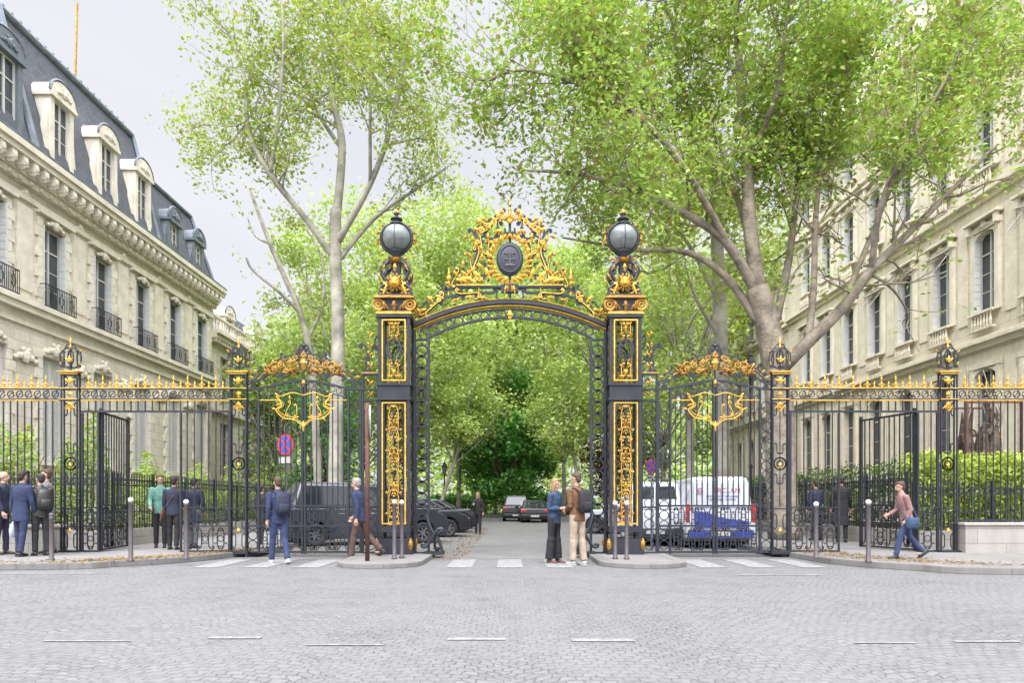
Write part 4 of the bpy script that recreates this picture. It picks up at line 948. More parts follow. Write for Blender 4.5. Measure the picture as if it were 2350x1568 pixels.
def corner_building():
    X=-20.0; f=Fac(1,X); y0,y1=45.4,64; base=Vector((X,55,.12))
    t_=thing('stone_mansion','lower set back stone building with roof balustrade beyond the left mansion','building',base)
    ys=[47.9,51.9,55.9,59.9]; Wm=MB(); wallbands(Wm,f,y0,y1,.12,12.6,ys,[(3.0,6.8,1.5),(8.4,11.4,1.4)]); f.box(Wm,y0,y1,-12,-.45,.12,12.8); Wm.build('wall','stoneL',t_,world=True)
    I=MB(); f.box(I,y0,y1,-.447,-.41,.2,12.3); I.build('interior','dark',t_,world=True)
    K=MB(); f.box(K,y0,y1,0,.3,7.4,7.7); f.box(K,y0,y1,0,.5,12.3,12.6); f.box(K,y0,y1,0,.7,12.6,12.85); f.box(K,y0,y1,.1,.35,13.75,13.9)
    y=y0+.2
    while y<y1: K.lathe([(.06,0),(.1,.3),(.05,.6),(.07,.9)],c=(X+.22,y,12.85),n=6); f.box(K,y-.1,y+.1,0,.45,12.05,12.297); y+=.45
    K.build('cornice','stoneT',t_,world=True); bm_=balcony_mesh(1,1.8)
    for yc in ys: putwin(t_,1,X,yc,3,1.5,3.8,None,base); putwin(t_,1,X,yc,8.4,1.4,3.0,None,base); inst('balcony',bm_,t_,Vector((X+.3,yc,8.1))-base)
    Rf=MB(); Rf.prism([(X-.3,12.85),(X-1.4,15.6),(X-5,16.6),(X-11,12.85)],y0,y1,'y'); Rf.build('roof','slate',t_,world=True)
    for yc in (49.5,55): dormer(t_,f,yc,12.9,1.1,1.7,'stoneT',base,True,'zinc',-1.6,-.3)
corner_building()
def right_building(y0,y1,ys,rows,top,label,roofh,X=20.0,chim=True):
    f=Fac(-1,X); f0=Fac(-1,0); base=Vector((X,(y0+y1)/2,.12)); t_=thing('stone_apartment_building',label,'building',base)
    Wm=MB(); wallbands(Wm,f,y0,y1,.12,top-.4,ys,[(a,b,w) for a,b,w in rows]); f.box(Wm,y0,y1,-13,-.45,.12,top); Wm.build('wall','stoneR',t_,world=True)
    I=MB(); f.box(I,y0,y1,-.447,-.41,.2,top-.8); I.build('interior','dark',t_,world=True)
    K=MB(); zs=[8.0,14.2]+([19.2] if len(rows)>3 else [])
    for z in zs:
        if z<top-2: f.box(K,y0,y1,0,.14,z-.25,z-.02); f.box(K,y0,y1,0,.32,z-.02,z+.14); f.box(K,y0,y1,0,.22,z+.14,z+.24)
    f.box(K,y0,y1,0,.16,.12,1.9); f.box(K,y0,y1,0,.2,1.9,2.02)
    f.box(K,y0,y1,0,.4,top-.8,top-.4); f.box(K,y0,y1,0,.8,top-.4,top-.15); f.box(K,y0,y1,0,.9,top-.15,top+.05)
    y=y0+.2
    while y<y1-.1: f.box(K,y-.1,y+.1,.4,.72,top-.72,top-.403); y+=.5
    K.build('cornice','stoneRT',t_,world=True)
    for i,(a,b,w) in enumerate(rows):
        Q=MB()
        for q in (-1,1):
            for (e0,e1,dd) in ((.001,.2,.10),(.2,.26,.06)):
                p=q*(w/2+e0); r=q*(w/2+e1); f0.box(Q,min(p,r),max(p,r),0,dd,a-.1,b+.05)
        f0.box(Q,-w/2-.3,w/2+.3,0,.12,b+.05,b+.28); 
        if i in (1,2):
            f0.box(Q,-w/2-.4,w/2+.4,0,.34,b+.45,b+.57); cartouche(Q,f0,0,.14,b+.25,.6)
            for q in (-1,1): f0.box(Q,q*(w/2+.2)-.08,q*(w/2+.2)+.08,.12,.28,b+.05,b+.449)
        f0.box(Q,-w/2-.2,w/2+.2,0,.2,a-.14,a-.101)
        for q in (-1,1): Q.prism([(q*w/2,b),(q*w/2,b-.28),(q*w*.33,b-.1),(q*w*.1,b)],.35,-.07,'x')
        me=Q.mesh('window_surround','stoneRT')
        for yc in ys: inst('window_surround',me,t_,Vector((X,yc,0))-base)
        if i:
            Bl=MB(); f0.box(Bl,-w/2-.1,w/2+.1,.12,.3,a-.16,a-.06); f0.box(Bl,-w/2-.1,w/2+.1,.12,.3,a-.85,a-.77)
            for k in range(7): yy=-w/2+w*(k+.5)/7; Bl.lathe([(.035,0),(.065,.22),(.03,.45),(.05,.6)],c=(-.21,yy,a-.77),n=6)
            me=Bl.mesh('balustrade','stoneRT')
            for yc in ys: inst('balustrade',me,t_,Vector((X,yc,0))-base)
    for i in range(len(ys)-1):
        ym=(ys[i]+ys[i+1])/2; Q=MB()
        for a,b in ((3,7.2),(9,13.4),(15,18.8)):
            if b<top-1: f.box(Q,ym-.3,ym+.3,0,.045,a,b)
        Q.build('pilaster','stoneRT',t_,world=True)
    for k,yc in enumerate(ys):
        for i,(a,b,w) in enumerate(rows): putwin(t_,-1,X,yc,a,w,b-a,'side' if i else None,base)
    if y0<30:
        a,b,w=rows[1]; A=MB()
        for q in (-1,1): A.tube([(-.12,q*w/2,b-.1),(-.75,q*w/2,b-.9)],.016,4)
        A.tube([(-.75,-w/2,b-.9),(-.75,w/2,b-.9)],.016,4); A.tube([(-.2,-w/2,b+.02),(-.2,w/2,b+.02)],.05,6)
        me=A.mesh('awning_arm','white')
        for yc in ys[::2]: inst('awning_arm',me,t_,Vector((X,yc,0))-base)
    Rf=MB(); Rf.prism([(X-.2,top+.05),(X+1.2,top+roofh),(X+7,top+roofh+.7),(X+13,top+.05)],y0,y1,'y'); Rf.build('roof','slate',t_,world=True)
    for yc in ys[::1]: dormer(t_,f,yc,top+.1,1.0,2.0,'stoneRT',base,True,'zinc',-1.2,0)
    if chim:
        for yc in (y0+6,y1-.6): C=MB(); C.box(X+1.5,X+4,yc-.4,yc+.4,top,top+roofh+2.2); C.build('chimney','stoneRT',t_,world=True)
ysr=[20.05+2.87*k for k in range(10)]
right_building(18.4,49.0,ysr,[(2.5,6.9,1.35),(9.35,12.7,1.3),(15.3,18.3,1.2),(20.0,22.0,1.1)],23.2,'tall cream stone apartment building with white shutters filling the right side',3.2)
right_building(49.4,66,[51.5+3*k for k in range(5)],[(2.5,6.5,1.3),(9.0,12.0,1.3),(14.9,17.2,1.2)],18.6,'farther stone building at the right end of the avenue behind the trees',2.6,X=20.4,chim=False)
# ------------------------------------------------------------ vehicles
def vehicle(name,label,cat,x,y,rot,L,W,H,belt,hood,cab,pm,wr=.33,inset=.17,van=False,panes=2,z=.004,group=None,rearglass=True):
    t_=thing(name,label,cat,(x,y,z),rot,group); h2=L/2; yb0,yb1,yr0,yr1=cab
    wf,wb=h2-.85,-h2+.8
    def archp(c): 
        a0=math.asin((.22-wr)/(wr+.06)); return [(c+(wr+.06)*cos(a),wr+(wr+.06)*sin(a)) for a in np.linspace(a0,pi-a0,11)]
    ym=(yb1+h2)/2
    poly=[(-h2+.08,.28),(-h2,.5),(-h2+.02,belt-.2),(-h2+.09,belt-.02),(-h2+.2,belt+.01),(yb1,belt-.0),(ym,(belt+hood)/2+.04),(h2-.4,hood-.02),(h2-.14,hood-.12),(h2-.03,hood-.28),(h2,.48),(h2-.06,.24)]+archp(wf)+archp(wb)
    B=MB(); B.prism(poly,-W/2,W/2,'x')
    o=B.build('body',pm,t_); bevel(o,.07,4,28)
    e=.05
    q=[(-W/2+e,yb0,belt-.06),(W/2-e,yb0,belt-.06),(W/2-e,yb1,belt-.06),(-W/2+e,yb1,belt-.06),(-W/2+inset,yr0,H),(W/2-inset,yr0,H),(W/2-inset,yr1,H-.02),(-W/2+inset,yr1,H-.02)]
    Cb=MB(); Cb.hexa(q); oc=Cb.build('cabin',pm,t_); bevel(oc,.13,5,20)
    und=MB(); und.box(-W/2+.12,W/2-.12,-h2+.15,h2-.15,.2,.62); und.build('underbody','blackp',t_)
    def patch(Mb,a,b,c,d,u0,u1,v0,v1,off):
        a,b,c,d=map(Vector,(a,b,c,d)); n=((b-a).cross(d-a)).normalized()
        f=lambda u,v:(a.lerp(b,u)).lerp(d.lerp(c,u),v)+n*off
        P=[f(u0,v0),f(u1,v0),f(u1,v1),f(u0,v1)]; Pn=[p-n*.012 for p in P]; Mb.hexa(Pn+P)
    us=np.linspace(.07,.93,panes+1)
    for sd in (0,1):
        ia=(3,0,4,7) if sd==0 else (1,2,6,5)
        for k in range(panes):
            if van and k!=(0 if sd==0 else panes-1): continue
            G=MB(); g0,g1=us[k]+.012,us[k+1]-.012
            patch(G,q[ia[0]],q[ia[1]],q[ia[2]],q[ia[3]],g0,g1,.16,.84,.008); G.build('side_window','cglass',t_)
    G=MB(); patch(G,q[2],q[3],q[7],q[6],.08,.92,.12,.88,.008); G.build('windscreen','cglass',t_)
    if rearglass:
        G=MB()
        for (u0,u1) in (((.1,.485),(.515,.90)) if van else ((.11,.89),)): patch(G,q[0],q[1],q[5],q[4],u0,u1,.42 if van else .2,.84,.008)
        G.build('rear_window','cglass',t_)
    wm=MB(); pr=[(wr*.62,-.1),(wr*.92,-.105),(wr,-.07),(wr,.07),(wr*.92,.105),(wr*.62,.1)]
    V=[];n=24
    for r_,a_ in pr:
        for j in range(n): an=2*pi*j/n; V.append((a_,r_*cos(an),r_*sin(an)))
    Fc=[(i*n+j,i*n+(j+1)%n,((i+1)%6)*n+(j+1)%n,((i+1)%6)*n+j) for i in range(6) for j in range(n)]; wm.add(V,Fc); WM=wm.mesh('wheel','tyre',True)
    rm=MB(); 
    for j in range(7):
        a=2*pi*j/7; rm.tube([(0.05,.04*cos(a),.04*sin(a)),(.06,wr*.6*cos(a),wr*.6*sin(a))],.03,4); rm.tube([(-0.05,.04*cos(a),.04*sin(a)),(-.06,wr*.6*cos(a),wr*.6*sin(a))],.03,4)
    rm.tube([(.06,wr*.61*cos(a),wr*.61*sin(a)) for a in np.arange(20)*pi/10],.02,4,closed=True); rm.tube([(-.06,wr*.61*cos(a),wr*.61*sin(a)) for a in np.arange(20)*pi/10],.02,4,closed=True)
    rm.tube([(-.07,0,0),(.07,0,0)],.06,8); RM=rm.mesh('rim','rim')
    for wy in (wf,wb):
        for sx in (-1,1): o=inst('wheel',WM,t_,(sx*(W/2-.12),wy,wr)); inst('rim',RM,o,(0,0,0))
    for sx in (-1,1):
        l=MB(); l.ell((sx*(W/2-.2),h2-.15,hood-.24),(.2,.15,.07),10,6); l.build('headlight','lamp',t_,True)
        l=MB()
        if van: l.box(sx*(W/2-.10),sx*(W/2+.006),-h2-.012,-h2+.08,.72,1.22)
        else: l.box(sx*(W/2-.36),sx*(W/2-.01),-h2-.012,-h2+.1,belt-.26,belt-.11)
        ol=l.build('taillight','red',t_); bevel(ol,.02,2)
        l=MB(); l.ell((sx*(W/2+.1),yb1-.35,belt+.1),(.11,.06,.08),8,6); l.build('mirror',pm,t_,True)
        for ya in (-.05,-1.0): l=MB(); l.box(sx*(W/2+.004),sx*(W/2+.02),ya,ya+.16,belt-.16,belt-.13); l.build('door_handle','chrome',t_)
    l=MB(); l.box(-W/2+.45,W/2-.45,h2-.02,h2+.012,.42,hood-.34); l.build('grille','blackp',t_)
    l=MB(); l.box(-W/2+.05,W/2-.05,-h2-.03,-h2+.15,.3,.52); ob=l.build('rear_bumper','blackp' if van else pm,t_); bevel(ob,.03,2)
    l=MB(); l.box(-.26,.26,-h2-.045,-h2-.031,.36,.47); l.build('number_plate','plate',t_)
    l=MB(); l.box(-.26,.26,h2+.012,h2+.022,.36,.47); l.build('number_plate','plate',t_)
    return t_
G2='cars parked at an angle on the left of the avenue'
vehicle('parked_van','dark grey passenger van parked behind the left side gate','van',-4.5,21.0,R(-62),4.9,1.9,1.86,1.08,1.0,(-2.35,2.0,-2.05,.6),'pgrey',.33,.26,panes=3)
vehicle('parked_car','black hatchback with its nose beside the left arch jamb','car',-3.8,25.0,R(-68),4.4,1.82,1.58,.98,.92,(-2.1,1.15,-1.5,.1),'pblack',panes=3,inset=.26,group=G2)
vehicle('parked_car','black car parked behind the black hatchback on the left','car',-3.75,28.6,R(-68),4.4,1.82,1.50,.95,.88,(-2.0,1.15,-1.3,.1),'pblack',panes=3,inset=.26,group=G2)
vehicle('parked_car','third dark car in the left row toward the park end','car',-3.75,32.4,R(-68),4.3,1.8,1.46,.94,.86,(-1.9,1.15,-1.2,.1),'pgrey',panes=3,inset=.26,group=G2)
vehicle('parked_car','farthest dark car of the row parked on the left','car',-3.9,36.4,R(-68),4.3,1.8,1.46,.94,.86,(-1.9,1.15,-1.2,.1),'pblack',panes=3,inset=.26,group=G2)
vehicle('parked_car','white car parked behind the right arch jamb','car',4.9,27.8,R(66),4.2,1.78,1.55,.96,.9,(-1.9,1.2,-1.4,.1),'pwhite',panes=3,inset=.26)
vehicle('parked_suv','black sport utility car seen from behind at the avenue end','car',.45,48,R(0),4.5,1.9,1.75,1.05,1.0,(-2.15,1.2,-1.8,.3),'pblack',panes=3,inset=.25)
vehicle('parked_car','dark saloon with number plate seen from behind, nearest in the arch','car',1.5,45,R(2),4.5,1.82,1.45,.92,.86,(-1.8,1.1,-.9,.1),'pblack',panes=2,inset=.28)
vehicle('parked_van','plain white van left of the lettered van behind the right gate','van',4.45,21.6,R(-8),4.3,1.82,1.86,1.05,.98,(-2.1,1.5,-1.85,.55),'pwhite',inset=.26,van=True,panes=3)
van=vehicle('lettered_van','white van with blue lettering and blue lower vinyl behind the right side gate','van',5.77,20.6,R(-2),4.4,1.86,1.96,1.06,.98,(-2.17,1.5,-2.10,.55),'pwhite',inset=.17,van=True,panes=3,rearglass=False)
def text(s,size,loc,parent,m,name='lettering',ext=.002,rot=(pi/2,0,0)):
    cu=bpy.data.curves.new('t','FONT'); cu.body=s; cu.size=size; cu.align_x='CENTER'; cu.extrude=ext
    ob=bpy.data.objects.new('t',cu); COL.objects.link(ob); bpy.context.view_layer.update()
    me=bpy.data.meshes.new_from_object(ob.evaluated_get(bpy.context.evaluated_depsgraph_get())); bpy.data.objects.remove(ob)
    me.materials.clear(); me.materials.append(M[m]); o=inst(name,me,parent,loc,rot); return o
hy=-2.2
p_=MB(); p_.box(-.74,-.006,hy-.02,hy+.04,.55,1.80); pn=p_.build('rear_door','pwhite',van); bevel(pn,.02,3)
p_=MB(); p_.box(.006,.74,hy-.02,hy+.04,.55,1.80); pn=p_.build('rear_door','pwhite',van); bevel(pn,.02,3)
text('ARCLAN',.19,(.14,hy-.026,1.52),van,'pink_'); 
for i,(tx,sz,zz,mm) in enumerate((('MENUISERIE ET METALLERIE',.07,1.40,'pblue'),('SERRURERIE - VITRERIE',.07,1.31,'pblue'),('INSTALLATION RENOVATION DEPANNAGE MAINTENANCE',.054,1.10,'pblue'))): text(tx,sz,(.03,hy-.026,zz),van,mm)
s_=MB(); s_.ring((-.57,hy-.03,1.56),.08,.010,14); s_.acan(-.57,1.50,60,.13,.04,hy-.03,.005); s_.acan(-.57,1.50,120,.13,.04,hy-.03,.005); s_.build('round_emblem','pink_',van)
s_=MB(); s_.prism([(-.72,.57),(.72,.57),(.72,.76),(.3,.80),(-.05,.86),(-.35,.98),(-.72,1.04)],hy-.026,hy-.021); s_.build('blue_vinyl','pblue',van)
s_=MB(); s_.box(-.86,.86,hy-.034,hy-.031,.31,.35); s_.box(-.86,-.3,hy-.034,hy-.031,.352,.50); s_.box(.3,.86,hy-.034,hy-.031,.352,.50); s_.build('blue_bumper_band','pblue',van)
# ------------------------------------------------------------ street furniture
def bollard(px,py,zt,label,white=True,zg=.12):
    Y=F*(EH-zg)/(py-HY); h=PZ(zt,Y)-zg
    t_=thing('bollard',label,'bollard',(PX(px,Y),Y,zg),0,'slim metal bollards at the kerb'); D=MB()
    D.lathe([(.06,0),(.06,.03),(.042,.05),(.040,h-.12),(.046,h-.11),(.046,h-.09),(.03,h-.08)]+([] if white else [(.045,h-.05),(.04,h-.01),(.01,h)]),n=12); D.build('post','bollard',t_,True)
    if white:
        D=MB(); D.ell((0,0,h-.05),.05,12,8); D.build('ball_top','white',t_,True)
for a in ((118,1288,1178,'short dark bollard beside the black jacketed man at far left',False),(300,1290,1142,'white topped bollard left of the man in the green shirt'),(427,1285,1147,'white topped bollard in front of the person in navy by the left passage'),(905,1284,1147,'white topped bollard, left of the pair before the left pillar',True,.09),(922,1282,1148,'white topped bollard, right of the pair before the left pillar',True,.09),(1412,1284,1150,'white topped bollard, left of the pair before the right pillar',True,.09),(1438,1285,1150,'white topped bollard, right of the pair before the right pillar',True,.09),(1873,1283,1152,'white topped bollard on the right corner pavement'),(1993,1292,1147,'white topped bollard nearest the pink jacketed walker')):
    bollard(a[0],a[1],a[2],*a[3:])
def nostop(x,y,zg,zc,r,label,txt=None,pole='zinc',rz=0):
    t_=thing('no_stopping_sign',label,'sign',(x,y,zg),rz); D=MB(); D.tube([(0,0.03,0),(0,.03,zc+r)],.03,8); D.build('pole',pole,t_)
    def disc(r_,y0,y1,nm,m):
        d=MB(); d.prism([(r_*cos(a),zc+r_*sin(a)) for a in np.arange(28)*2*pi/28],y0,y1); d.build(nm,m,t_)
    disc(r,-.012,0,'rim_disc','sred'); disc(r*.80,-.016,-.0125,'blue_disc','sblue')
    c=MB()
    for a in (45,135):
        u=(cos(R(a)),sin(R(a))); v=(-u[1],u[0]); l=r*.82; w_=r*.075; yy=-.020 if a==45 else -.024
        c.prism([(u[0]*l+v[0]*w_,zc+u[1]*l+v[1]*w_),(u[0]*l-v[0]*w_,zc+u[1]*l-v[1]*w_),(-u[0]*l-v[0]*w_,zc-u[1]*l-v[1]*w_),(-u[0]*l+v[0]*w_,zc-u[1]*l+v[1]*w_)],yy,yy+.003)
    c.build('red_cross','sred',t_)
    p=MB(); p.box(-r*.8,r*.8,-.012,0,zc-r-.05-r*.6,zc-r-.05); p.build('plate','plate',t_)
    if txt: text(txt,r*.5,(0,-.016,zc-r-.05-r*.48),t_,'blackp','plate_lettering')
nostop(PX(655,20),20,.12,PZ(1021,20)-.12,.31,'no stopping sign turned sideways on a pole left of the parked van',None,'zinc',R(-26))
nostop(PX(1496,16.9),16.9,.0,PZ(1071,16.9),.175,'small round no stopping sign beside the right lantern pillar','SAUF')
Yp=F*(EH-.12)/(1285-HY)
t_=thing('traffic_sign','brown post with round traffic sign seen edge on before the left pillar','sign',(PX(843,Yp),Yp,.0),R(11)); D=MB(); D.tube([(0,0,0),(0,0,3.25)],.045,8); D.build('post','rust',t_,True)
D=MB(); D.prism([(.33*cos(a),2.88+.33*sin(a)) for a in np.arange(24)*pi/12],.05,.065,'x'); D.build('sign_face','plate',t_)
D=MB(); D.prism([(.33*cos(a),2.88+.33*sin(a)) for a in np.arange(24)*pi/12],.03,.048,'x'); D.build('sign_back','zinc',t_)
def lamppost(x,y,h,label):
    t_=thing('street_lamp',label,'street lamp',(x,y,.12)); D=MB(); D.lathe([(.22,0),(.22,.3),(.14,.4),(.12,.9),(.15,.95),(.08,1.1),(.06,2.5),(.09,2.55),(.05,2.7),(.045,h-1.0),(.09,h-.95),(.05,h-.85)],n=10); D.build('post','iron',t_,True)
    D=MB(); D.lathe([(.10,h-.85),(.2,h-.35),(.2,h-.34)],n=6); D.build('lantern_glass','globe',t_)
    D=MB(); D.lathe([(.23,h-.34),(.22,h-.3),(.12,h-.12),(.08,h-.08),(.1,h-.04),(.02,h+.08)],n=6); 
    for j in range(6): a=j*pi/3; D.tube([(.105*cos(a),.105*sin(a),h-.86),(.205*cos(a),.205*sin(a),h-.34)],.012,4)
    D.build('lantern_cap','iron',t_)
lamppost(PX(1722,27),27,7.0,'black street lamp behind the right side gate beside the big trunk')
lamppost(PX(1020,52),52,4.2,'small distant street lamp seen through the left of the arch')
Ys=18.95; xs_=PX(2270,Ys)
t_=thing('tree_stump','gnarled brown dead tree trunk in a rusty frame behind the right hedge','tree stump',(xs_,Ys+.4,.13)); D=MB()
for k in range(14):
    a=k*.45+rd.uniform(-.1,.1); j=lambda s_:rd.uniform(-s_,s_); D.tube([(.33*cos(a),.33*sin(a),0),(.28*cos(a+.4)+j(.06),.28*sin(a+.4),1.4),(.34*cos(a+.8)+j(.1),.34*sin(a+.8)+j(.1),2.3),(.42*cos(a+1.0)+j(.12),.36*sin(a+1.0),2.9+j(.2)),(.5*cos(a+1.3)+j(.2),.4*sin(a+1.3),3.5+j(.35))],[.17,.13,.15,.09,.02],5)
D.build('trunk','stump',t_,False)
D=MB()
for k in range(9): a=rd.uniform(0,6.28); D.tube(cr([(.3*cos(a),.2*sin(a),3.0),(.6*cos(a),.25*sin(a),3.5),(.5*cos(a)+rd.uniform(-.3,.3),.2,4.0+rd.uniform(0,1.1))],4),[.05,.012],5)
D.build('branch','bark',t_,True)
D=MB()
for sx in (-.75,.75):
    for sy in (-.6,.6): D.box(sx-.03,sx+.03,sy-.03,sy+.03,0,3.9)
for z in (2.1,3.86): 
    for sy in (-.6,.6): D.box(-.72,.72,sy-.025,sy+.025,z,z+.05)
D.build('support_frame','rust',t_)
# ------------------------------------------------------------ people
SK=mat('skin',(.40,.235,.17),.55,0,.08,8); 
HC={'brown':mat('brown_hair',(.06,.035,.02),.7,0,.3,30),'dark':mat('dark_hair',(.02,.016,.014),.7,0,.3,30),'grey':mat('grey_hair',(.22,.21,.205),.8,0,.3,30),'blond':mat('blond_hair',(.24,.155,.075),.7,0,.3,30)}
EY=mat('eye_dark',(.02,.015,.012),.3); LP=mat('lips',(.34,.12,.10),.5)
def remesh(Mb,name,m,parent,vox,it=3):
    me=Mb.mesh(name,m); o=bpy.data.objects.new(name,me); COL.objects.link(o)
    md=o.modifiers.new('r','REMESH'); md.mode='VOXEL'; md.voxel_size=vox
    s=o.modifiers.new('s','SMOOTH'); s.iterations=it; s.factor=.5
    dg=bpy.context.evaluated_depsgraph_get(); nm=bpy.data.meshes.new_from_object(o.evaluated_get(dg)); bpy.data.objects.remove(o)
    nm.name=name; nm.polygons.foreach_set('use_smooth',[True]*len(nm.polygons)); nm.materials.clear(); nm.materials.append(m if not isinstance(m,str) else M[m])
    n=bpy.data.objects.new(name,nm); COL.objects.link(n); n.parent=parent; return n
def person(x,y,zg,H,rot,label,top,trou,shoe,hair='brown',legL=(4,4),legR=(-4,4),armL=(8,8,15,0),armR=(8,8,15,0),lean=2,turn=0,coat=0,wide=0,longhair=False,fem=False,slv=1.0,bald=False,shirt=None,tilt=0):
    s=H/1.77; t_=thing('person',label,'person',(x,y,zg),R(rot)); la=R(lean)
    def leg(sx,a):
        th,kn=R(a[0]),R(a[1]); hp=Vector((sx*.088,0,-.03)); k=hp+Vector((sx*.012,sin(th),-cos(th)))*.43; an=k+Vector((sx*.004,sin(th-kn),-cos(th-kn)))*.425; return [hp,k,an,th-kn]
    LL,LR=leg(-1,legL),leg(1,legR); zp=.085-min(LL[2].z,LR[2].z)
    sw=.165 if fem else .185
    def T(p):
        p=Vector(p); return Vector((p.x,p.y*cos(la)+p.z*sin(la),-p.y*sin(la)+p.z*cos(la)+zp))*s
    def Lg(p): return (Vector(p)+Vector((0,0,zp)))*s
    def arm(sx,a):
        sg,ab,el,inn=map(R,a); sh=Vector((sx*sw,0,.455)); 
        u=Vector((sx*sin(ab),sin(sg)*cos(ab),-cos(sg)*cos(ab))); e=sh+u*.285
        f=Vector((sx*(sin(ab)*.3-sin(inn)),sin(sg+el)*cos(inn),-cos(sg+el)*cos(inn))).normalized(); w=e+f*.25; return sh,e,w,f
    AL,AR=arm(-1,armL),arm(1,armR)
    B=MB(); rt=[(-.13,.13,.10),(-.04,.158,.108),(.05,.145,.10),(.16,.132 if not fem else .115,.092),(.30,.15,.108),(.40,.168 if not fem else .15,.108),(.47,.14,.09),(.51,.075,.068),(.54,.052,.056),(.60,.05,.054)]
    B.loft([((0,(.0 if z<.5 else .012),z),a,b) for z,a,b in rt],16,T=T)
    tr=R(turn); tl=R(tilt)
    def Hd(p):
        p=Vector(p); q=Vector((p.x*cos(tr)-p.y*sin(tr),p.x*sin(tr)+p.y*cos(tr),p.z)); q=Vector((q.x,q.y*cos(tl)+q.z*sin(tl),-q.y*sin(tl)+q.z*cos(tl))); return T(Vector((q.x,q.y+.02,q.z+.70)))
    def hell(c,r,Mb=None,nu=14,nv=10):
        Mb=Mb or B; k=Mb.mark(); Mb.ell((0,0,0),r,nu,nv)
        for i in range(k[0],len(Mb.v)): Mb.v[i]=tuple(Hd(Vector(Mb.v[i])+Vector(c)))
    hell((0,-.012,.028),(.074,.092,.088)); hell((0,.012,-.045),(.056,.066,.068)); hell((0,.018,-.085),(.035,.045,.028))
    hell((0,.088,-.022),(.013,.02,.022)); hell((0,.086,.0),(.009,.012,.03)); hell((-.076,-.005,-.01),(.01,.018,.03)); hell((.076,-.005,-.01),(.01,.018,.03)); hell((0,.072,-.062),(.024,.014,.010))
    for A in (AL,AR):
        p=[T(q) for q in A[:3]]; B.tube([p[0],(p[0]+p[1])/2,p[1],(p[1]+p[2])/2,p[2]],[.05*s,.044*s,.037*s,.036*s,.026*s],10)
        B.ell(p[0],.052*s,10,8)
    for sx,A in ((-1,AL),(1,AR)):
        f=A[3]; f=Vector((f.x,f.y*cos(la)+f.z*sin(la),-f.y*sin(la)+f.z*cos(la))).normalized(); w=T(A[2])
        nrm=Vector((-sx,0,0)); nrm=(nrm-f*nrm.dot(f)).normalized(); side=f.cross(nrm).normalized()
        if side.y<0: side=-side
        B.tube([w,w+f*.04*s,w+f*.085*s],[.026*s,.034*s,.034*s],10,flat=1); 
        for i,ln in enumerate((.070,.080,.074,.058)):
            b=w+(f*.082+side*(.033-i*.022))*s; m1=b+(f*ln*.5+nrm*.010)*s; m2=m1+(f*ln*.36+nrm*.022)*s; B.tube([b-f*.02*s,b,m1,m2],[.0105*s,.0105*s,.0098*s,.0085*s],7)
        b=w+(f*.03+side*.028)*s; B.tube([b,b+(f*.03+side*.022+nrm*.008)*s,b+(f*.06+side*.026+nrm*.018)*s],[.013*s,.012*s,.009*s],7)
    for Lx in (LL,LR):
        p=[Lg(q) for q in Lx[:3]]; B.tube([p[0],(p[0]+p[1])/2,p[1],p[1].lerp(p[2],.35),p[2]],[.082*s,.07*s,.052*s,.05*s,.034*s],10)
        an=p[2]; B.tube([an+Vector((0,-.04,-.045))*s,an+Vector((0,.05,-.05))*s,an+Vector((0,.14,-.062))*s],[.03*s,.032*s,.02*s],8)
    remesh(B,'body',SK,t_,.0085*s,2)
    J=MB(); hem=-.12-coat
    rj=[(hem,.172+coat*.08,.128+coat*.06),(-.04,.174,.125),(.06,.162,.120),(.16,.152 if not fem else .137,.114),(.30,.170,.127),(.40,.188 if not fem else .168,.126),(.47,.16,.108),(.515,.095,.082),(.545,.066,.068)]
    if coat>.2: rj.insert(1,(hem/2,.172,.124))
    J.loft([((0,(.0 if z<.5 else .01),z),a,b) for z,a,b in rj],18,T=T)
    J.loft([((0,.012,.52),.072,.072),((0,.008,.565),.066,.066)],14,T=T)
    for A in (AL,AR):
        p=[T(q) for q in A[:3]]; e=p[1].lerp(p[2],.92) if slv>=1 else p[1].lerp(p[2],.45); 
        J.tube([p[0],p[0].lerp(p[1],.3),p[0].lerp(p[1],.7),p[1],p[1].lerp(e,.5),e],[.066*s,.063*s,.057*s,.054*s,.050*s,.043*s],12); J.ell(p[0],.068*s,12,8)
    for i,v in enumerate(J.v): 
        k=.006*sin(v[2]*46+v[0]*21)+.005*sin(v[2]*23-v[1]*40+1.3); J.v[i]=(v[0]*(1+k),v[1]*(1+k),v[2])
    remesh(J,'top_garment',top,t_,.011*s,2)
    Tr=MB(); Tr.loft([((0,0,z),a,b) for z,a,b in ((-.12,.135,.11),(-.04,.166,.117),(.04,.155,.11),(.08,.148,.105))],16,T=T)
    for Lx in (LL,LR):
        p=[Lg(q) for q in Lx[:3]]; n_=12; P_=[p[0]+Vector((0,0,.03))]+[p[0].lerp(p[1],u) for u in (.3,.6,.85)]+[p[1]]+[p[1].lerp(p[2],u) for u in (.15,.35,.6,.8,.9,.98)]
        rr=[.094,.089,.078,.069,(.065+wide*.5),.065+wide*.6,.063+wide*.75,.058+wide*.9,.058+wide,.061+wide,.058+wide]
        Tr.tube([q+Vector((0,.004*sin(i*2.1),0)) for i,q in enumerate(P_)],[r_*s for r_ in rr],n_)
    remesh(Tr,'trousers',trou,t_,.011*s,2)
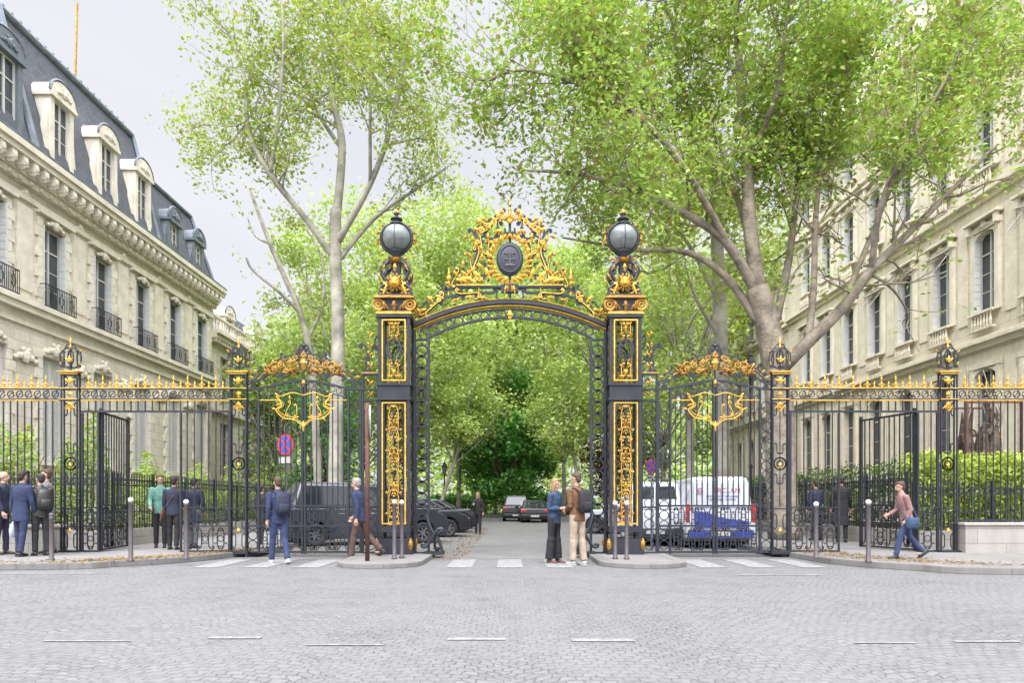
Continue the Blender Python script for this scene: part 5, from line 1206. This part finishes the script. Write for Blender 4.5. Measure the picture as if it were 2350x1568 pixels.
    for Lx in (LL,LR):
        an=Lg(Lx[2]); sh=MB(); pit=Lx[3] if Lx[3]<-.25 else 0
        mxr=Matrix.Rotation(pit*.8,3,'X')
        pts=[mxr@Vector(q) for q in ((0,-.062,-.045),(0,-.03,-.035),(0,.03,-.04),(0,.10,-.055),(0,.165,-.062),(0,.185,-.066))]
        sh.tube([an+q*s for q in pts],[.022*s,.042*s,.044*s,.036*s,.026*s,.01*s],10)
        q=[mxr@Vector(v) for v in ((-.036,-.07,-.085),(.036,-.07,-.085),(.042,.13,-.085),(-.042,.13,-.085),(-.036,-.07,-.068),(.036,-.07,-.068),(.042,.13,-.068),(-.042,.13,-.068))]; sh.hexa([an+v*s for v in q]); sh.build('shoe',shoe,t_,True)
    if not bald:
        Hh=MB(); hell((0,-.03,.042),(.083,.093,.088),Hh); hell((0,-.06,-.01),(.07,.055,.075),Hh)
        hell((0,.03,.088),(.062,.05,.032),Hh)
        if longhair: 
            hell((0,-.07,-.08),(.085,.05,.15),Hh); hell((-.068,-.01,-.08),(.028,.045,.13),Hh); hell((.068,-.01,-.08),(.028,.045,.13),Hh)
        remesh(Hh,'hair',HC[hair],t_,.009*s,2)
    else:
        Hh=MB(); hell((0,-.055,-.01),(.078,.05,.045),Hh); hell((-.07,-.02,.0),(.014,.05,.035),Hh); hell((.07,-.02,.0),(.014,.05,.035),Hh); Hh.build('hair',HC[hair],t_,True)
    for q in (-1,1):
        E=MB(); hell((q*.03,.076,.0),(.011,.006,.006),E,6,4); E.build('eye',EY,t_)
    E=MB(); hell((0,.084,-.062),(.022,.006,.005),E,6,4); E.build('mouth',LP,t_)
    return t_,T,AL,AR,s
def loc2w(t_,p):
    a=t_.rotation_euler[2]; p=Vector(p); return Vector((p.x*cos(a)-p.y*sin(a)+t_.location.x,p.x*sin(a)+p.y*cos(a)+t_.location.y,p.z+t_.location.z))
def backpack(P,m,label):
    t0,T,_,_,s=P; q=T((0,-.20,.26)); w=loc2w(t0,q); t_=thing('backpack',label,'backpack',w,t0.rotation_euler[2])
    b=MB(); b.loft([((0,0,-.23*s),.11,.06),((0,-.01,-.21*s),.145,.085),((0,-.015,-.05*s),.15,.095),((0,-.01,.12*s),.14,.085),((0,.0,.2*s),.10,.06),((0,.01,.22*s),.05,.03)],16); b.build('bag_body',m,t_,True)
    b=MB(); b.loft([((0,-.09,-.19*s),.09,.03),((0,-.10,-.15*s),.105,.045),((0,-.10,-.04*s),.105,.045),((0,-.09,-.01*s),.09,.03)],12); b.build('front_pocket',m,t_,True)
    for sx in (-1,1): b=MB(); b.tube(cr([(sx*.08,.06,.17*s),(sx*.11,.17,.245*s),(sx*.125,.31,.20*s),(sx*.125,.335,.05*s),(sx*.13,.22,-.08*s),(sx*.10,.07,-.15*s)],5),.016,6); b.build('strap',m,t_)
def bag(P,side,m,label,kind='shoulder'):
    t0,T,AL,AR,s=P
    A=AL if side<0 else AR
    if kind=='hand': a=T(A[2]+A[3]*.10)
    else: a=T((side*.24,-.02,.0))
    w=loc2w(t0,a); t_=thing('carrier_bag' if kind=='hand' else 'handbag',label,'bag',w,t0.rotation_euler[2]); b=MB()
    if kind=='hand':
        b.loft([((0,0,-.42),.04,.07),((0,0,-.40),.06,.13),((0,0,-.25),.065,.14),((0,0,-.14),.045,.10),((0,0,-.06),.02,.04)],12); b.build('bag_body',m,t_,True)
        b=MB(); b.tube(cr([(0,-.03,-.08),(0,-.02,-.01),(0,.0,.012),(0,.02,-.01),(0,.03,-.08)],4),.006,5); b.build('handle',m,t_)
    else:
        b.loft([((0,0,-.22),.03,.11),((0,0,-.20),.05,.14),((0,0,-.05),.045,.135),((0,0,.0),.025,.12)],12); b.build('bag_body',m,t_,True)
        b=MB(); top_=T((-side*.10,0,.545))-a
        sh=T((0,.125,.3))-a; sb=T((0,-.14,.3))-a
        b.tube(cr([(0,.10,-.02),tuple(sh),tuple(top_)],5),.009,5); b.tube(cr([(0,-.10,-.02),tuple(sb),tuple(top_)],5),.009,5); b.build('strap',m,t_)
navy=cloth('navy_cloth',(.018,.022,.045)); navy2=cloth('navy_blue_cloth',(.018,.028,.07)); blk=cloth('black_cloth',(.014,.014,.017)); blkl=mat('black_leather',(.02,.02,.02),.45,0,.2,8,.5,20)
teal=cloth('sea_green_cloth',(.11,.25,.20)); brownc=cloth('brown_cloth',(.075,.045,.035)); beige=cloth('beige_cloth',(.31,.245,.18)); tan=cloth('tan_leather',(.13,.06,.03)); denim=cloth('denim',(.025,.05,.10)); grey=cloth('grey_cloth',(.12,.12,.13)); pink=cloth('dusty_pink_cloth',(.24,.135,.13)); jeans=cloth('blue_jeans',(.025,.04,.10))
shb=mat('black_shoe',(.015,.014,.014),.4); shw=mat('white_shoe',(.4,.4,.38),.6); shn=mat('brown_shoe',(.10,.05,.03),.5); plast=mat('white_plastic',(.50,.52,.58),.4,0,.1,10,.5,25)
def at(px,Y,zg=.12): return (PX(px,Y),Y,zg)
person(*at(4,14.9),1.80,-80,'grey haired person in navy at the left picture edge facing right',navy,navy,shb,'grey',armL=(20,5,40,10),bald=True)
P=person(*at(48,14.4),1.79,-12,'man in navy suit seen from behind holding a white carrier bag',navy2,navy2,shb,'dark',legL=(3,2),legR=(-5,4),armL=(4,12,12,0),coat=.12); bag(P,-1,plast,'white plastic carrier bag in the hand of the man in navy','hand')
person(*at(110,15.25),1.86,120,'tall brown haired man half hidden behind the black leather jacket',grey,grey,shb,'brown',turn=10)
P=person(*at(93,14.6),1.74,55,'man in black leather jacket and black trousers by the short bollard',blkl,blk,shb,'dark',armL=(25,8,60,15),armR=(5,8,30,0),turn=15); backpack(P,blkl,'black backpack worn by the man in the leather jacket')
person(*at(368,17.2),1.82,-155,'young man in sea green shirt and black trousers facing the camera',teal,blk,shb,'brown',armL=(10,10,25,5),armR=(15,8,40,8),legL=(5,3),legR=(-3,3))
P=person(*at(398,16.5),1.75,10,'person in navy jacket with tan shoulder strap seen from behind',navy,blk,shb,'dark',armR=(10,8,30,0)); bag(P,-1,tan,'tan shoulder bag of the person beside the green shirt')
person(*at(444,17.1),1.74,-5,'person in navy coat seen from behind near the left fence pier',navy,grey,shb,'dark',coat=.2)
P=person(*at(640,14.0,0),1.78,40,'man in blue jeans and navy jacket walking before the left side gate',navy2,jeans,shw,'brown',legL=(12,5),legR=(-8,14),armL=(-8,8,20,0),armR=(10,8,25,0),lean=4); backpack(P,navy,'dark blue backpack on the man walking before the left gate')
person(*at(826,14.9,0),1.80,80,'grey haired man in navy top and brown trousers striding left by the post',navy2,brownc,shb,'grey',legL=(14,6),legR=(-20,26),armL=(-10,6,20,0),armR=(14,6,30,0),lean=6,wide=.008)
P=person(*at(1097,27.2,.004),1.66,175,'far woman in dark clothes standing in the avenue beside parked cars',blk,blk,shb,'blond',longhair=True,fem=True,armL=(5,10,15,0),armR=(30,12,80,20),legL=(8,4),legR=(-6,8)); bag(P,-1,tan,'brown handbag of the far woman in the avenue')
P=person(*at(1272,14.15,0),1.74,-125,'blond woman in denim jacket and wide black trousers facing the man',denim,blk,shn,'blond',longhair=True,fem=True,wide=.035,armL=(-5,6,100,35),armR=(-5,6,100,35),legL=(2,0),legR=(-3,2),turn=5,tilt=8)
ph=loc2w(P[0],P[1](P[3][2]+P[3][3]*.11)); D=MB(); D.box(-.035,.035,-.006,.006,-.06,.09); D.build('phone',M['blackp'],loc=None,label='dark phone held by the blond woman',category='phone').location=ph
P=person(*at(1325,13.7,0),1.84,40,'man in brown jacket and beige trousers facing the woman in the gateway',tan,beige,shw,'brown',armL=(-5,6,75,25),armR=(-10,8,60,15),legL=(3,2),legR=(-4,3),tilt=6,turn=20,wide=.012); backpack(P,blk,'black backpack on the man in the brown jacket')
person(*at(1874,20.6),1.80,20,'man in dark suit standing behind the right railing near the trunk',navy,blk,shb,'dark',coat=.1)
person(*at(1931,19.6),1.88,-20,'tall person in long black coat in the open right passage',blk,blk,shb,'dark',coat=.4)
P=person(*at(2080,13.8),1.60,85,'person in dusty pink jacket and blue jeans striding past the right plinth',pink,jeans,shb,'brown',legL=(24,12),legR=(-16,26),armL=(-6,6,35,10),armR=(16,6,60,20),lean=10,fem=True); bag(P,-1,denim,'blue shoulder bag of the person in the dusty pink jacket')
person(*at(598,18.6,.004),1.72,-30,'person in black standing between the left side gate and the van',blk,blk,shb,'dark')
